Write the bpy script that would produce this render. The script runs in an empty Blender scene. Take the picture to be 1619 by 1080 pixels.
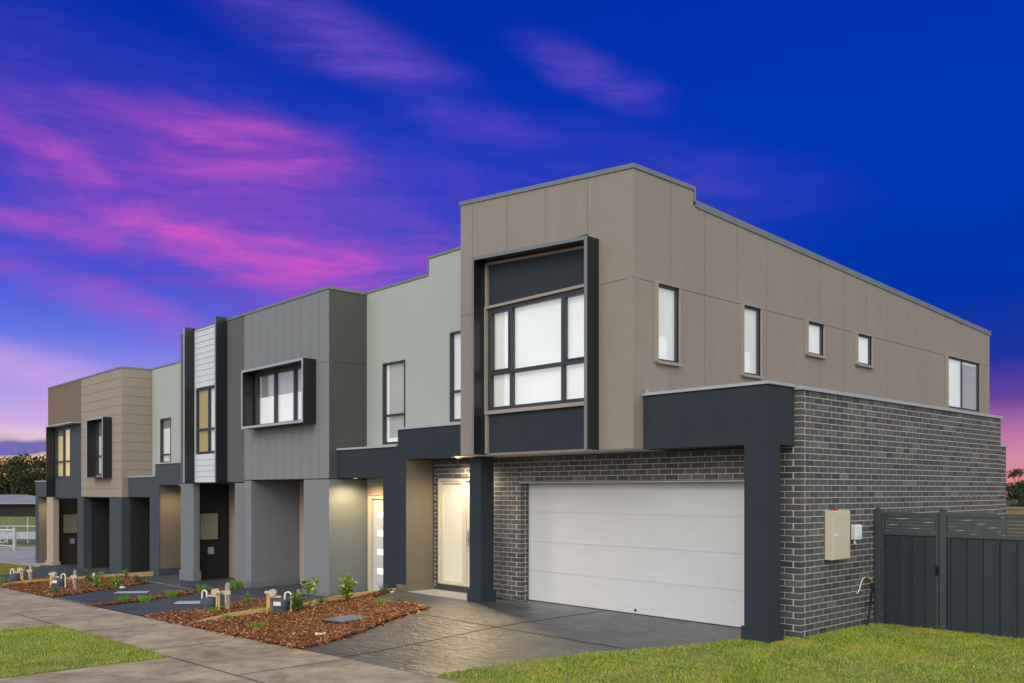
import bpy, bmesh, math, random
import numpy as np
from mathutils import Vector, Matrix
random.seed(7); rng = np.random.default_rng(7)
R = math.radians
scene = bpy.context.scene

# ------------------------------------------------------------------ camera
CAM = Vector((6.181, -10.914, 1.99))
cam_data = bpy.data.cameras.new("camera"); cam = bpy.data.objects.new("camera", cam_data)
scene.collection.objects.link(cam); scene.camera = cam
cam.location = CAM
cam.rotation_euler = (R(90), 0, R(47.5))
cam_data.sensor_width = 36.0; cam_data.lens = 1407.0/1619.0*36.0
cam_data.shift_x = 0.0; cam_data.shift_y = (775-540)/1619.0
cam_data.clip_end = 2000; cam_data.clip_start = 0.05
FW = Vector((-0.73728, 0.67559, 0)); RT = Vector((0.67559, 0.73728, 0))

# ------------------------------------------------------------------ exposure
scene.render.engine = 'CYCLES'
scene.view_settings.view_transform = 'Standard'; scene.view_settings.look = 'None'
scene.view_settings.exposure = 0.0; scene.view_settings.gamma = 1.0
scene.render.film_transparent = False

# ------------------------------------------------------------------ node helper
class NT:
    def __init__(s, tree): s.t = tree; s.n = tree.nodes; s.l = tree.links
    def new(s, typ, **kw):
        n = s.n.new(typ)
        for k, v in kw.items(): setattr(n, k, v)
        return n
    def put(s, sock, v):
        if hasattr(v, 'links') or isinstance(v, bpy.types.NodeSocket): s.l.new(v, sock)
        elif v is not None:
            if sock.type == 'RGBA' and not isinstance(v, (int, float)) and len(v) == 3: v = (*v, 1)
            sock.default_value = v
    def math(s, op, a, b=None, c=None, clamp=False):
        n = s.new('ShaderNodeMath', operation=op, use_clamp=clamp)
        s.put(n.inputs[0], a)
        if b is not None: s.put(n.inputs[1], b)
        if c is not None: s.put(n.inputs[2], c)
        return n.outputs[0]
    def mix(s, f, a, b, blend='MIX'):
        n = s.new('ShaderNodeMix', data_type='RGBA', blend_type=blend)
        s.put(n.inputs[0], f); s.put(n.inputs[6], a); s.put(n.inputs[7], b)
        return n.outputs[2]
    def smooth(s, v, a, b, lo=0.0, hi=1.0, kind='SMOOTHSTEP'):
        n = s.new('ShaderNodeMapRange', interpolation_type=kind)
        s.put(n.inputs[0], v)
        n.inputs[1].default_value = a; n.inputs[2].default_value = b
        n.inputs[3].default_value = lo; n.inputs[4].default_value = hi
        return n.outputs[0]
    def ramp(s, f, stops, interp='EASE'):
        n = s.new('ShaderNodeValToRGB'); cr = n.color_ramp; cr.interpolation = interp
        while len(cr.elements) < len(stops): cr.elements.new(0.5)
        for e, (p, c) in zip(cr.elements, stops): e.position = p; e.color = (*c, 1)
        s.put(n.inputs[0], f); return n.outputs[0]
    def noise(s, vec, scale, detail=3, rough=.5, dist=0.0):
        n = s.new('ShaderNodeTexNoise'); s.put(n.inputs['Vector'], vec)
        n.inputs['Scale'].default_value = scale; n.inputs['Detail'].default_value = detail
        n.inputs['Roughness'].default_value = rough; n.inputs['Distortion'].default_value = dist
        return n.outputs['Fac']
    def mapping(s, vec, loc=(0,0,0), rot=(0,0,0), sc=(1,1,1), typ='POINT'):
        n = s.new('ShaderNodeMapping', vector_type=typ); s.put(n.inputs[0], vec)
        n.inputs[1].default_value = loc; n.inputs[2].default_value = rot; n.inputs[3].default_value = sc
        return n.outputs[0]

def srgb(r, g, b):
    f = lambda c: (c/255/12.92) if c/255 <= .04045 else ((c/255+.055)/1.055)**2.4
    return (f(r), f(g), f(b))

# ------------------------------------------------------------------ world: dusk sky
world = bpy.data.worlds.new("World"); scene.world = world; world.use_nodes = True
W = NT(world.node_tree); W.n.clear()
geo = W.new('ShaderNodeTexCoord').outputs['Generated']
def dot(v, d):
    n = W.new('ShaderNodeVectorMath', operation='DOT_PRODUCT'); W.put(n.inputs[0], v); n.inputs[1].default_value = d
    return n.outputs['Value']
fw = dot(geo, FW); rt = dot(geo, RT)
sep = W.new('ShaderNodeSeparateXYZ'); W.put(sep.inputs[0], geo); dz = sep.outputs[2]
az = W.math('ARCTAN2', rt, fw)          # azimuth off the house-row direction
el = W.math('ARCSINE', dz)              # elevation
comb = W.new('ShaderNodeCombineXYZ'); W.put(comb.inputs[0], az); W.put(comb.inputs[1], el)
ae = comb.outputs[0]
# elevation gradients: west side and east side of the view
west = W.ramp(el, [(0.0, srgb(255,200,120)), (.030, srgb(255,206,140)), (.048, srgb(248,212,200)), (.07, srgb(196,172,226)), (.105, srgb(160,150,230)),
                   (.16, srgb(98,116,228)), (.22, srgb(52,84,214)), (.32, srgb(16,60,192)), (.46, srgb(2,48,168)), (1.0, srgb(2,34,130))], 'LINEAR')
east = W.ramp(el, [(0.0, srgb(224,128,124)), (.03, srgb(212,140,166)), (.055, srgb(188,118,168)), (.09, srgb(104,66,156)),
                   (.13, srgb(30,52,158)), (.20, srgb(0,52,167)), (.33, srgb(0,54,180)), (.46, srgb(0,50,178)), (1.0, srgb(0,30,130))], 'LINEAR')
sky = W.mix(W.smooth(az, -.28, .40), west, east)
# thin clouds, laid out by azimuth and elevation on the sky
n1 = W.new('ShaderNodeTexNoise'); W.put(n1.inputs['Vector'], W.mapping(ae, sc=(3, 7, 1))); n1.inputs['Scale'].default_value = 1.6
n1.inputs['Detail'].default_value = 4
off = W.new('ShaderNodeVectorMath', operation='MULTIPLY_ADD'); W.put(off.inputs[0], n1.outputs['Color'])
off.inputs[1].default_value = (.12, .045, 0); off.inputs[2].default_value = (-.06, -.0225, 0)
add = W.new('ShaderNodeVectorMath', operation='ADD'); W.put(add.inputs[0], ae); W.put(add.inputs[1], off.outputs[0]); aw = add.outputs[0]
def azel(px, py):
    a = math.atan((px-809.5)/1407.0); return a, math.atan((775-py)/1407.0*math.cos(a))
def blob(px, py, lx, ly, deg, strength):
    a, e = azel(px, py)
    v = W.mapping(aw, loc=(a, e, 0), rot=(0, 0, R(deg)), sc=(lx/1407.0, ly/1407.0, 1), typ='TEXTURE')
    n = W.new('ShaderNodeVectorMath', operation='LENGTH'); W.put(n.inputs[0], v)
    return W.smooth(n.outputs['Value'], 0.0, 1.0, strength, 0.0)
def total(blobs):
    t = None
    for b in blobs:
        v = blob(*b); t = v if t is None else W.math('ADD', t, v)
    return t
tex = W.noise(W.mapping(aw, rot=(0, 0, R(13)), sc=(1.3, 6.5, 1)), 3.2, 10, .62, .35)
tex = W.smooth(tex, .36, .66)                       # feathery bands with blue between them
fine = W.noise(W.mapping(aw, rot=(0, 0, R(8)), sc=(2.2, 17, 1)), 3.4, 10, .68, .3)
fine = W.smooth(fine, .30, .70, .72, 1.18)
violet = total([(150, 290, 760, 260, -6, .60), (430, 470, 560, 130, -4, .55), (440, 20, 380, 70, -16, .72), (610, 110, 360, 66, -24, .6), (930, 112, 175, 42, -20, .95), (1000, 290, 420, 110, -8, .38), (620, 330, 420, 170, 0, .35)])
pink = total([(375, 228, 270, 66, -3, 1.05), (250, 300, 520, 170, -14, .42), (580, 405, 460, 80, -3, .8), (215, 330, 350, 46, -24, .75), (60, 345, 240, 36, -6, .55), (430, 410, 340, 52, -12, .75), (150, 462, 300, 34, -16, .55), (260, 520, 200, 46, -20, .5), (590, 400, 240, 34, 0, .55)])
vm = W.math('MULTIPLY', W.math('MULTIPLY', violet, fine), W.math('MULTIPLY_ADD', tex, .75, .30))
pm = W.math('MULTIPLY', W.math('MULTIPLY', pink, fine), W.math('MULTIPLY_ADD', tex, .72, .30))
sky = W.mix(W.math('MULTIPLY', vm, 1.0, clamp=True), sky, srgb(104, 76, 198))
sky = W.mix(W.math('MULTIPLY', pm, .80, clamp=True), sky, srgb(198, 86, 194))
streak = fine
wisp = total([(60, 600, 260, 60, -12, .6), (120, 660, 240, 30, 0, .5)])
sky = W.mix(W.math('MULTIPLY', wisp, streak, clamp=True), sky, srgb(214, 168, 232))
bank = total([(50, 702, 170, 17, 2, 1.7), (-40, 694, 150, 20, 0, 1.3)])
sky = W.mix(W.math('MULTIPLY', W.math('MULTIPLY', bank, streak), .8, clamp=True), sky, srgb(116, 108, 178))
# the other half of the sky, behind the photographer: the pale afterglow that lights the fronts
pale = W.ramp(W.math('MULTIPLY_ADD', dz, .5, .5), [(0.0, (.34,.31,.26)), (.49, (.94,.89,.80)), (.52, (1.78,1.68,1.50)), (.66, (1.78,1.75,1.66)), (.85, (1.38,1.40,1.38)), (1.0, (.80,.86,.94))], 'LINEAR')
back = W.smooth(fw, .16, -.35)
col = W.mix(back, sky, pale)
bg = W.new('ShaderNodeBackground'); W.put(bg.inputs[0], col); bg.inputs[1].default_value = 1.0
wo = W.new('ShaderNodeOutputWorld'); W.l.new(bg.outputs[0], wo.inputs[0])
try: world.cycles.sampling_method = 'MANUAL'; world.cycles.sample_map_resolution = 512
except Exception: pass

# ------------------------------------------------------------------ the last soft light of the evening
sun_d = bpy.data.lights.new("sun", 'SUN'); sun_d.energy = 0.75; sun_d.angle = R(25); sun_d.color = (1.0, .93, .86)
sun = bpy.data.objects.new("sun", sun_d); scene.collection.objects.link(sun)
sun.rotation_euler = Vector((-.30, .80, -.52)).to_track_quat('-Z', 'Y').to_euler()

# ------------------------------------------------------------------ materials
def material(name, color, rough=.8, var=.06, vscale=3.0, bump=0.0, bscale=60.0, spec=.3, metallic=0.0, stretch=(1,1,1), emit=None, estr=0.0):
    m = bpy.data.materials.new(name); m.use_nodes = True
    N = NT(m.node_tree); b = m.node_tree.nodes['Principled BSDF']
    co = N.new('ShaderNodeTexCoord').outputs['Object']
    if stretch != (1,1,1): co = N.mapping(co, sc=stretch)
    if var > 0:
        f = N.noise(co, vscale, 5, .6)
        f2 = N.noise(co, vscale*9, 3, .5)
        k = N.math('MULTIPLY_ADD', N.math('ADD', f, N.math('MULTIPLY', f2, .5)), var*2.6, 1-var*1.95)
        f3 = N.noise(N.mapping(co, sc=(7, 7, .45)), 1.0, 5, .65)
        k = N.math('ADD', k, N.math('MULTIPLY_ADD', f3, var*1.4, -var*.7))
        c = N.new('ShaderNodeVectorMath', operation='SCALE'); c.inputs[0].default_value = color; N.put(c.inputs['Scale'], k)
        N.l.new(c.outputs[0], b.inputs['Base Color'])
    else: b.inputs['Base Color'].default_value = (*color, 1)
    b.inputs['Roughness'].default_value = rough; b.inputs['Metallic'].default_value = metallic
    b.inputs['Specular IOR Level'].default_value = spec
    if bump > 0:
        bn = N.new('ShaderNodeBump'); bn.inputs['Strength'].default_value = bump; bn.inputs['Distance'].default_value = .004
        N.put(bn.inputs['Height'], N.noise(co, bscale, 4, .6)); N.l.new(bn.outputs[0], b.inputs['Normal'])
    if emit: b.inputs['Emission Color'].default_value = (*emit, 1); b.inputs['Emission Strength'].default_value = estr
    return m
M = {}
M['taupe'] = material('taupe cladding', (.292,.255,.222), .75, .075, 1.1, .15, 90, stretch=(1,1,.5))
M['tauped'] = material('taupe siding', (.34,.285,.235), .75, .05, 1.5, .15, 90)
M['navy'] = material('dark blue render', (.030,.041,.053), .8, .10, 1.6, .5, 130, .25)
M['navy2'] = material('slate blue render', (.062,.077,.092), .8, .08, 1.6, .5, 130, .25)
M['black'] = material('black metal sheet', (.014,.016,.020), .33, .08, 2, 0, 60, .5)
M['mint'] = material('pale green render', (.40,.445,.41), .85, .04, 1.2, .4, 120)
M['greyp'] = material('grey panel', (.215,.232,.242), .75, .05, 1.2, .12, 90)
M['greyd'] = material('grey render', (.115,.122,.128), .85, .06, 1.2, .5, 130)
M['greym'] = material('mid grey render', (.19,.21,.23), .85, .06, 1.2, .5, 130)
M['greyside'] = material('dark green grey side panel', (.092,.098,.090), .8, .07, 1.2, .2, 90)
M['white_board'] = material('white weatherboard', (.62,.66,.72), .6, .04, 2)
M['brown'] = material('brown render', (.20,.145,.105), .85, .06, 1.5, .4, 130)
M['pinkbeige'] = material('beige render', (.46,.36,.29), .85, .05, 1.5, .4, 130)
M['pier'] = material('porch side render', (.17,.148,.112), .85, .08, 1.5, .5, 130)
M['dkbrown'] = material('dark brown render', (.075,.055,.045), .85, .08, 1.5, .4, 130)
M['char'] = material('charcoal render', (.030,.030,.034), .85, .08, 1.5, .4, 130)
M['cap'] = material('grey metal capping', (.17,.20,.215), .42, .08, 3, 0, 60, .5)
M['capl'] = material('light edge trim', (.38,.41,.44), .45, .05, 3, 0, 60, .5)
M['trim'] = material('taupe trim', (.36,.31,.265), .6, .03, 3)
M['alu'] = material('charcoal window aluminium', (.035,.042,.050), .4, .06, 4, 0, 60, .5)
M['cream'] = material('cream paint', (.60,.54,.43), .5, .04, 3)
M['white'] = material('white paint', (.78,.79,.80), .5, .03, 3)
M['soffit'] = material('soffit sheet', (.50,.46,.42), .8, .04, 2)
M['door_white'] = material('pale grey garage door', (.62,.63,.64), .42, .06, 2.2, .6, 40, stretch=(.5,.5,7))
M['leaf_door'] = material('painted door', (.55,.58,.62), .5, .03, 2)
M['tile'] = material('dark step tile', (.055,.055,.060), .4, .15, 5)
M['concrete'] = None
M['roofing'] = material('roof sheet', (.16,.17,.18), .5, .06, 2)
M['timber'] = material('new pine sleeper', (.55,.38,.18), .75, .16, 3, .3, 40, stretch=(6,1,6))
M['oldtimber'] = material('grey hardwood post', (.33,.29,.24), .85, .18, 6, .4, 60, stretch=(6,6,1))
M['yellow'] = material('yellow pipe', (.80,.48,.03), .5, .05, 8)
M['whitepipe'] = material('white pipe', (.80,.80,.76), .4, .05, 8)
M['metergrey'] = material('grey meter casing', (.075,.09,.11), .5, .1, 8)
M['plate'] = material('white plate', (.75,.76,.80), .4, .1, 40)
M['brass'] = material('brass', (.50,.36,.12), .35, .1, 20, metallic=.9)
M['hose'] = material('black hose', (.01,.012,.02), .5, 0)
M['red'] = material('red plastic', (.40,.012,.012), .4, .1, 20)
M['fence'] = material('charcoal fence sheet', (.026,.036,.048), .5, .07, 1.5, 0, 60, .4)
M['fencef'] = material('charcoal fence frame', (.048,.062,.072), .42, .06, 2, 0, 60, .5)
M['chrome'] = material('brushed steel', (.55,.55,.55), .3, .05, 8, metallic=.9)
M['screen'] = material('steel wire', (.30,.33,.34), .5, .05, 8, metallic=.6)
M['galv'] = material('galvanised rail', (.48,.52,.53), .45, .06, 8, metallic=.5)
M['shedroof'] = material('old metal roof', (.30,.31,.33), .6, .2, .5)
M['shedwall'] = material('dark shed wall', (.03,.025,.022), .9, .2, .3)
M['paling'] = material('timber paling', (.42,.27,.13), .85, .22, 3, .3, 40)
M['bark'] = material('tree bark', (.10,.075,.055), .9, .3, 4, .6, 30)
M['stem'] = material('green stem', (.10,.13,.04), .7, .1, 10)
M['stucco_white'] = material('patchy painted wall', (.42,.47,.55), .8, .5, .8)

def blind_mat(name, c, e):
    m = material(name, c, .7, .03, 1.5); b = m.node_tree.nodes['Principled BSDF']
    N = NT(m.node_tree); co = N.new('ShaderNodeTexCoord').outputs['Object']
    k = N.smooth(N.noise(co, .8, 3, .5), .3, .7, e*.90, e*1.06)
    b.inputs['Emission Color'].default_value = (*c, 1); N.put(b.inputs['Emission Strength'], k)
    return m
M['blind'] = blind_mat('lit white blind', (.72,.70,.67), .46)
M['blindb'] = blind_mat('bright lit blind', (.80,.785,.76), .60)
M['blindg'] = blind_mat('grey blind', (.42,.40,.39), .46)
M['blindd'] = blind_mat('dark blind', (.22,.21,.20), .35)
M['amber'] = blind_mat('amber painted reflection', (.50,.36,.17), .45)  # sunset reflection in the glass, painted as a glowing amber sheet
M['amberb'] = blind_mat('bright amber painted reflection', (.72,.55,.30), .62)  # stronger tone of the same painted sunset reflection
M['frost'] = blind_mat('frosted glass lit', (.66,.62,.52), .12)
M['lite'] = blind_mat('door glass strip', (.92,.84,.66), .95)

def glass_mat():
    m = bpy.data.materials.new('window glass'); m.use_nodes = True; N = NT(m.node_tree); N.n.clear()
    tr = N.new('ShaderNodeBsdfTransparent'); tr.inputs[0].default_value = (.93,.95,.95,1)
    gl = N.new('ShaderNodeBsdfGlossy'); gl.inputs['Roughness'].default_value = .03
    fr = N.new('ShaderNodeLayerWeight'); fr.inputs[0].default_value = .5
    mx = N.new('ShaderNodeMixShader'); N.put(mx.inputs[0], N.math('MULTIPLY_ADD', N.math('POWER', fr.outputs['Facing'], 4.0), .5, .045))
    N.l.new(tr.outputs[0], mx.inputs[1]); N.l.new(gl.outputs[0], mx.inputs[2])
    o = N.new('ShaderNodeOutputMaterial'); N.l.new(mx.outputs[0], o.inputs[0]); return m
M['glass'] = glass_mat()

def concrete_mat(name, c1, c2, rough, bump, bs, scale=.7, gloss=0.0, fine=.12, dist=.012, spec=.4, coat=0.0):
    m = bpy.data.materials.new(name); m.use_nodes = True; N = NT(m.node_tree); b = m.node_tree.nodes['Principled BSDF']
    co = N.new('ShaderNodeTexCoord').outputs['Object']
    f = N.smooth(N.noise(co, scale, 6, .65, .6), .32, .68)
    f2 = N.smooth(N.noise(co, scale*4.3, 5, .6), .35, .65)
    c = N.mix(N.math('MULTIPLY_ADD', f2, .35, N.math('MULTIPLY', f, .65)), c1, c2)
    g = N.math('MULTIPLY_ADD', N.noise(co, 90, 3, .7), fine*2, 1-fine)
    sc = N.new('ShaderNodeVectorMath', operation='SCALE'); N.put(sc.inputs[0], c); N.put(sc.inputs['Scale'], g)
    N.l.new(sc.outputs[0], b.inputs['Base Color'])
    N.put(b.inputs['Roughness'], N.smooth(N.noise(co, scale*2, 4), .3, .7, rough-gloss, rough+gloss))
    b.inputs['Specular IOR Level'].default_value = spec
    bn = N.new('ShaderNodeBump'); bn.inputs['Strength'].default_value = bump; bn.inputs['Distance'].default_value = dist
    h = N.math('ADD', N.noise(N.mapping(co, sc=(1, 2.2, 1)), bs, 5, .6, .8), N.math('MULTIPLY', N.noise(co, 70, 2), .12))
    N.put(bn.inputs['Height'], h); N.l.new(bn.outputs[0], b.inputs['Normal'])
    if coat > 0:
        b.inputs['Coat Weight'].default_value = coat; b.inputs['Coat Roughness'].default_value = .30; N.l.new(bn.outputs[0], b.inputs['Coat Normal'])
    return m
M['path'] = concrete_mat('weathered footpath concrete', (.24,.175,.105), (.55,.455,.315), .8, .35, 6, .9, .08, .26)
M['drive'] = concrete_mat('dark stamped concrete', (.036,.041,.050), (.100,.094,.088), .45, 1.0, 4.5, .6, .08, dist=.045, spec=.5, coat=.42)
M['drive2'] = concrete_mat('dark blue concrete', (.046,.056,.072), (.080,.090,.108), .62, .3, 4, .8, .1)
M['asphalt'] = concrete_mat('asphalt', (.045,.045,.047), (.065,.063,.062), .85, .4, 40, .5, .05)
M['slab'] = concrete_mat('pale concrete', (.34,.33,.30), (.46,.44,.40), .75, .2, 6, .6, .05)
M['soil'] = concrete_mat('mulch bed soil', (.05,.020,.010), (.12,.045,.018), .95, .8, 30, 2.0, .02, .3)
M['turf'] = concrete_mat('turf base', (.09,.13,.015), (.30,.30,.08), .95, .5, 30, 1.6, .02, .3)
M['ground'] = concrete_mat('rough grass ground', (.06,.085,.025), (.12,.13,.05), .95, .4, 8, .15, .02, .3)
M['lid'] = material('concrete pit lid', (.42,.46,.48), .7, .08, 6)
M['gridlid'] = material('plastic grate lid', (.16,.20,.25), .45, .12, 12)
M['mortar'] = material('cream mortar', (.62,.585,.49), .9, .10, 14, .4, 120)

def island_mat(name, stops, rough=.7, spec=.3, noise=0.0, trans=0.0, bump=0.0, straw=None):
    m = bpy.data.materials.new(name); m.use_nodes = True; N = NT(m.node_tree); b = m.node_tree.nodes['Principled BSDF']
    g = N.new('ShaderNodeNewGeometry')
    c = N.ramp(g.outputs['Random Per Island'], stops, 'LINEAR')
    co = N.new('ShaderNodeTexCoord').outputs['Object']
    if noise > 0:
        k = N.math('MULTIPLY_ADD', N.noise(co, 1.3 if bump == 0 else 45, 4, .65), noise*2, 1-noise)
        sc = N.new('ShaderNodeVectorMath', operation='SCALE'); N.put(sc.inputs[0], c); N.put(sc.inputs['Scale'], k); c = sc.outputs[0]
    N.put(b.inputs['Base Color'], c); b.inputs['Roughness'].default_value = rough; b.inputs['Specular IOR Level'].default_value = spec
    if bump > 0:
        bn = N.new('ShaderNodeBump'); bn.inputs['Strength'].default_value = bump; bn.inputs['Distance'].default_value = .004
        N.put(bn.inputs['Height'], N.noise(co, 90, 4, .7)); N.l.new(bn.outputs[0], b.inputs['Normal'])
    if straw:
        q = N.smooth(N.noise(co, 1.7, 8, .8, .7), .47, .66); c = N.mix(N.math('MULTIPLY', q, .8), c, straw); N.put(b.inputs['Base Color'], c)
    if trans > 0:
        t = N.new('ShaderNodeBsdfTranslucent'); N.put(t.inputs[0], c); mx = N.new('ShaderNodeMixShader'); mx.inputs[0].default_value = trans
        o = [n for n in N.n if n.type == 'OUTPUT_MATERIAL'][0]
        N.l.new(b.outputs[0], mx.inputs[1]); N.l.new(t.outputs[0], mx.inputs[2]); N.l.new(mx.outputs[0], o.inputs[0])
    return m
M['brick'] = island_mat('charcoal brick', [(0,(.052,.055,.066)), (.2,(.078,.083,.096)), (.5,(.094,.096,.099)), (.7,(.088,.098,.116)), (.85,(.108,.096,.094)), (1,(.150,.155,.168))], .7, .35, .35, 0, .5)
M['chips'] = island_mat('bark chips', [(0,(.060,.022,.008)), (.3,(.15,.052,.018)), (.6,(.24,.092,.032)), (.85,(.36,.165,.065)), (1,(.62,.42,.24))], .85, .2, .25)
M['grass'] = island_mat('lawn blades', [(0,(.05,.11,.010)), (.3,(.20,.34,.025)), (.7,(.50,.62,.07)), (.9,(.70,.70,.17)), (1,(.80,.70,.36))], .75, .1, .5, .32, straw=(.66,.50,.15))
M['grassy'] = island_mat('yellowed lawn blades', [(0,(.24,.19,.02)), (.5,(.36,.28,.03)), (1,(.45,.36,.08))], .7, .2, .3, .25)
M['tuft'] = island_mat('grass tuft blades', [(0,(.08,.20,.02)), (.5,(.20,.40,.04)), (1,(.40,.58,.09))], .6, .3, .2, .3)
M['tuftb'] = island_mat('blue green tuft blades', [(0,(.05,.10,.05)), (.5,(.09,.17,.09)), (1,(.15,.24,.12))], .6, .3, .2, .3)
M['leafy'] = island_mat('lime shrub leaves', [(0,(.05,.13,.015)), (.4,(.16,.30,.03)), (.75,(.42,.52,.06)), (1,(.68,.68,.16))], .5, .4, .2, .3)
M['leafd'] = island_mat('dark shrub leaves', [(0,(.03,.08,.015)), (.5,(.09,.18,.03)), (.85,(.22,.34,.05)), (1,(.40,.42,.10))], .5, .4, .2, .3)
M['leafr'] = island_mat('reddish leaves', [(0,(.14,.02,.012)), (.6,(.24,.035,.015)), (1,(.20,.12,.03))], .5, .4, .2, .3)
M['gum'] = island_mat('gum tree leaves', [(0,(.022,.034,.016)), (.6,(.045,.060,.025)), (1,(.10,.10,.035))], .7, .2, .3, .25)
M['hedge'] = island_mat('dark green leaves', [(0,(.018,.035,.018)), (.6,(.035,.065,.028)), (1,(.07,.10,.04))], .7, .2, .3, .2)

# ------------------------------------------------------------------ object helpers
def link(o, parent=None):
    scene.collection.objects.link(o)
    if parent is not None: o.parent = parent
    return o
def tag(o, label=None, cat=None, group=None, kind=None):
    if label: o['label'] = label
    if cat: o['category'] = cat
    if group: o['group'] = group
    if kind: o['kind'] = kind
    return o
def thing(name, label, cat, loc=(0,0,0), rz=0, group=None):
    o = bpy.data.objects.new(name, None); o.empty_display_size = .2; link(o)
    o.location = loc; o.rotation_euler = (0,0,rz)
    return tag(o, label, cat, group)
FRONT = lambda Y0: (lambda u, d, z: (u, Y0-d, z))
SIDE = lambda X0: (lambda u, d, z: (X0+d, u, z))
WORLD = lambda x, y, z: (x, y, z)
class MB:
    def __init__(s, F=WORLD): s.v = []; s.f = []; s.F = F
    def prism8(s, p):
        b = len(s.v); s.v += [s.F(*q) for q in p]
        s.f += [tuple(b+i for i in q) for q in ((0,1,2,3),(4,7,6,5),(0,4,5,1),(1,5,6,2),(2,6,7,3),(3,7,4,0))]
        return s
    def box(s, a0, a1, b0, b1, c0, c1):
        return s.prism8([(a0,b0,c0),(a1,b0,c0),(a1,b1,c0),(a0,b1,c0),(a0,b0,c1),(a1,b0,c1),(a1,b1,c1),(a0,b1,c1)])
    def rake(s, u0, u1, d0, d1, z0, zt0, zt1, zb1=None):      # top runs from zt0 at u0 to zt1 at u1
        zb1 = z0 if zb1 is None else zb1
        return s.prism8([(u0,d0,z0),(u1,d0,zb1),(u1,d1,zb1),(u0,d1,z0),(u0,d0,zt0),(u1,d0,zt1),(u1,d1,zt1),(u0,d1,zt0)])
    def tube(s, pts, r, n=8, cap=True):
        pts = [Vector(s.F(*p)) for p in pts]; rr = r if isinstance(r, (list, tuple)) else [r]*len(pts)
        rings = []
        for i, p in enumerate(pts):
            t = (pts[min(i+1, len(pts)-1)]-pts[max(i-1, 0)]).normalized()
            a = t.orthogonal().normalized() if i == 0 else (pa - t*pa.dot(t)).normalized()
            pa = a; bb = t.cross(a); base = len(s.v)
            for k in range(n):
                q = 2*math.pi*k/n; s.v.append(tuple(p+(a*math.cos(q)+bb*math.sin(q))*rr[i]))
            rings.append(base)
        for i in range(len(rings)-1):
            for k in range(n):
                s.f.append((rings[i]+k, rings[i]+(k+1)%n, rings[i+1]+(k+1)%n, rings[i+1]+k))
        if cap: s.f.append(tuple(rings[0]+k for k in range(n))[::-1]); s.f.append(tuple(rings[-1]+k for k in range(n)))
        return s
    def build(s, name, mat, parent=None, bevel=0.0, smooth=False):
        me = bpy.data.meshes.new(name); me.from_pydata(s.v, [], s.f)
        bm = bmesh.new(); bm.from_mesh(me); bmesh.ops.recalc_face_normals(bm, faces=bm.faces)
        if bevel > 0: bmesh.ops.bevel(bm, geom=list(bm.edges), offset=bevel, segments=1, affect='EDGES', clamp_overlap=True)
        bm.to_mesh(me); bm.free()
        me.materials.append(M[mat] if isinstance(mat, str) else mat)
        if smooth: me.shade_smooth()
        return link(bpy.data.objects.new(name, me), parent)

def ground_z(x, y):
    b = .0285*min(x, 0.0); b = max(b, -1.25)
    if x > -8.36:
        k = min(max((x+8.35)/2.6, 0), 1); k = k*k*(3-2*k)
        t = min(max((y+4.9)/(3.9-.8*k), 0), 1); t = t*t*(3-2*t) if k > .999 else (t*t*(3-2*t))*k+(t**1.8)*(1-k); return b*(1-t)
    return b

# a clad wall: panels with open joints over a backing, with holes; top(u) gives a raked top
def clad(mb, useams, zseams, holes=(), top=None, gap=.006, th=.14, bead=.012, zgap=None):
    zgap = gap if zgap is None else zgap
    zt = zseams[-1]
    tf = top or (lambda u: zt)
    def cells(u0, u1, z0, z1):
        us = sorted({u0, u1} | {h[i] for h in holes for i in (0, 1) if u0 < h[i] < u1})
        zs = sorted({z0, z1} | {h[i] for h in holes for i in (2, 3) if z0 < h[i] < z1})
        for a, b in zip(us, us[1:]):
            for c, d in zip(zs, zs[1:]):
                um, zm = (a+b)/2, (c+d)/2
                if not any(h[0] < um < h[1] and h[2] < zm < h[3] for h in holes): yield a, b, c, d
    for a, b, c, d in cells(useams[0], useams[-1], zseams[0], zt):
        mb.rake(a, b, -th, -bead, c, tf(a) if d == zt else d, tf(b) if d == zt else d)
    for i, (u0, u1) in enumerate(zip(useams, useams[1:])):
        for j, (z0, z1) in enumerate(zip(zseams, zseams[1:])):
            a0 = u0 + (gap/2 if i else 0); a1 = u1 - (gap/2 if i < len(useams)-2 else 0)
            c0 = z0 + (zgap/2 if j else 0); c1 = z1 - (zgap/2 if j < len(zseams)-2 else 0)
            last = j == len(zseams)-2
            for a, b, c, d in cells(a0, a1, c0, c1):
                mb.rake(a, b, -bead-.001, 0, c, tf(a) if (last and d == c1) else d, tf(b) if (last and d == c1) else d)
    return mb

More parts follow.
